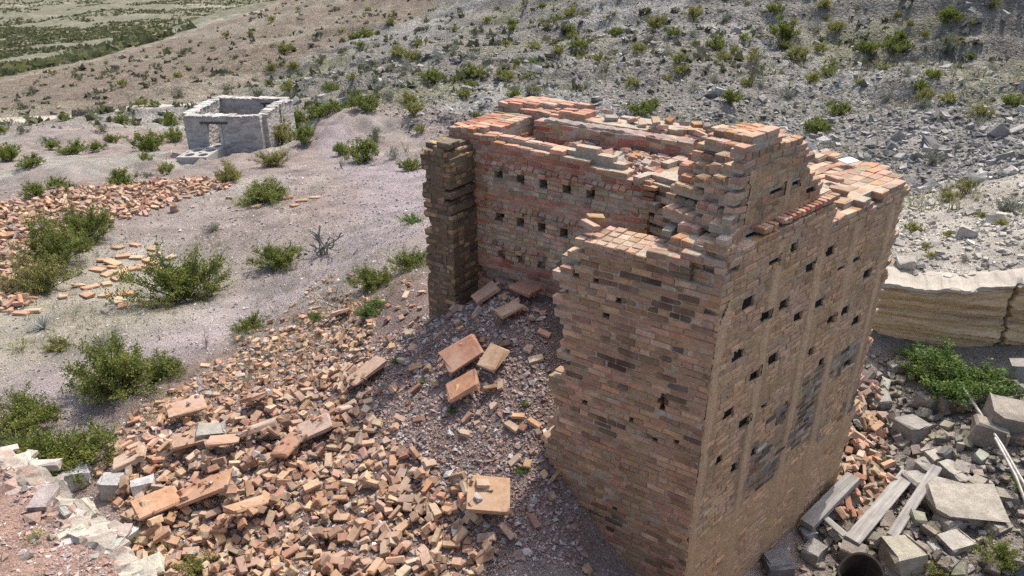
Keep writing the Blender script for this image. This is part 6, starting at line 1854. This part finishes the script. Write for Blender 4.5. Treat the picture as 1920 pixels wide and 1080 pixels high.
# timbers, pipes, drum
M_GREYWOOD, _nt, _b = new_mat('weathered_timber')
_tc = _nt.nodes.new('ShaderNodeTexCoord'); _mp = _nt.nodes.new('ShaderNodeMapping'); _mp.inputs['Scale'].default_value = (1.2, 22, 22); _nt.links.new(_tc.outputs['Object'], _mp.inputs[0])
_n = noise(_nt, 1.4, 6, .7, _mp.outputs[0]); _n2 = noise(_nt, 5, 3, .6)
_c = mix(_nt, .7, ramp(_nt, _n.outputs[0], [(.32, (.20, .185, .17)), (.5, (.31, .29, .265)), (.72, (.42, .395, .365))]).outputs[0], ramp(_nt, _n2.outputs[0], [(.3, .7), (.7, 1.1)]).outputs[0], 'MULTIPLY')
_nt.links.new(_c, _b.inputs['Base Color']); bump(_nt, _b, _n.outputs[0], .8, .008)
def timber(pxa, pxb, wpx, lab, lift=(.1, .3), thick=.05):
    xa, ya, za, ta = site(*pxa); xb, yb, zb, tb = site(*pxb)
    a = np.array([xa, ya, heapp.at(xa, ya) + lift[0]]); b = np.array([xb, yb, heapp.at(xb, yb) + lift[1]])
    L = np.linalg.norm(b - a); x = (b - a) / L; yv = np.cross((0, 0, 1), x); yv /= np.linalg.norm(yv); zv = np.cross(x, yv)
    w = wpx * (ta + tb) / 2 / FPX
    V, F = chamfer_block(L / 2, w / 2, thick / 2, .006, _rng, .004, .1)
    o = link('timber', mesh_np('timber', V, F, M_GREYWOOD))
    o.matrix_basis = Matrix([[x[0], yv[0], zv[0], (a[0] + b[0]) / 2], [x[1], yv[1], zv[1], (a[1] + b[1]) / 2], [x[2], yv[2], zv[2], (a[2] + b[2]) / 2], [0, 0, 0, 1]])
    tag(o, lab, 'timber', 'old timbers in the pit')
timber((1590, 1040), (1700, 905), 27, 'wide weathered grey plank lying across the pit bricks', (.04, .06))
timber((1665, 1030), (1748, 905), 18, 'narrow weathered plank right of the wide plank', (.04, .08))
timber((1508, 1000), (1590, 935), 26, 'short thick timber lying along the foot of the right wall', (.06, .06), .10)
timber((1540, 990), (1580, 1030), 14, 'dark broken board beside the short timber', (.05, .05), .03)
M_PIPE, _nt, _b = new_mat('galvanised_pipe')
_n = noise(_nt, 10, 4, .6); _nt.links.new(ramp(_nt, _n.outputs[0], [(.3, (.24, .22, .20)), (.7, (.42, .40, .37))]).outputs[0], _b.inputs['Base Color']); _b.inputs['Roughness'].default_value = .55; _b.inputs['Metallic'].default_value = .3
for (pa, pb, lab) in (((1792, 755), (1925, 985), 'long thin grey pipe running down the right side of the pit'), ((1852, 862), (1918, 985), 'second shorter pipe lying beside the long grey pipe')):
    xa, ya, za, ta = site(*pa); xb, yb, zb, tb = site(*pb)
    V, F = [], []
    a = np.array([xa, ya, heapp.at(xa, ya) + .18]); b = np.array([xb, yb, heapp.at(xb, yb) + .14]) + (np.array([xb - xa, yb - ya, 0]) * .15)
    m_ = (a + b) / 2 + np.array([.03, 0, .02])
    tube(V, F, [a, m_, b], .022, .022, 10)
    tag(link('pipe', mesh_np('pipe', np.array(V), F, M_PIPE, smooth=True)), lab, 'pipe', 'pipes in the pit')
M_RUST, _nt, _b = new_mat('rusted_steel')
_n = noise(_nt, 9, 6, .7); _nt.links.new(ramp(_nt, _n.outputs[0], [(.35, (.012, .010, .009)), (.6, (.028, .019, .015)), (.8, (.07, .04, .028))]).outputs[0], _b.inputs['Base Color']); _b.inputs['Roughness'].default_value = .8
bump(_nt, _b, _n.outputs[0], .6, .01)
x, y, z, t = site(1597, 1125)
V, F = [], []; K = 36; R0 = .25
prof = [(0, .03), (R0 - .02, .03), (R0 - .015, .5), (R0 - .01, .50), (R0 + .012, .51), (R0 + .012, .49), (R0, .47), (R0, .33), (R0 + .012, .31), (R0, .29), (R0, .02), (0, .0)]
for k in range(K):
    w = math.tau * k / K
    dent = 1 - .12 * max(0, math.cos(w - 2.2)) ** 3
    for (r_, h_) in prof: V.append((r_ * math.cos(w) * dent, r_ * math.sin(w) * dent, h_ * (1 + .06 * math.sin(w * 2))))
np_ = len(prof)
for k in range(K):
    k2 = (k + 1) % K
    for i in range(np_ - 1): F.append([k * np_ + i, k2 * np_ + i, k2 * np_ + i + 1, k * np_ + i + 1])
o = link('steel_drum', mesh_np('steel_drum', np.array(V), F, M_RUST, smooth=True), loc=(x, y, z + .06), rot=(.22, -.1, 0))
tag(o, 'open rusted black steel drum at the bottom of the pit', 'drum')
# white sheet of metal left on the flat top
M_WHITE, _nt, _b = new_mat('white_board'); _b.inputs['Base Color'].default_value = (.75, .75, .74, 1)
P2 = CN + W2 * 3.75 + I2 * .75
V, F = chamfer_block(.11, .07, .008, .003, _rng, .001, 0)
tag(link('white_board', mesh_np('white_board', V, F, M_WHITE), loc=(P2[0], P2[1], 4.475), rot=(.1, 0, .5)), 'small white board lying on the flat brick top', 'board')
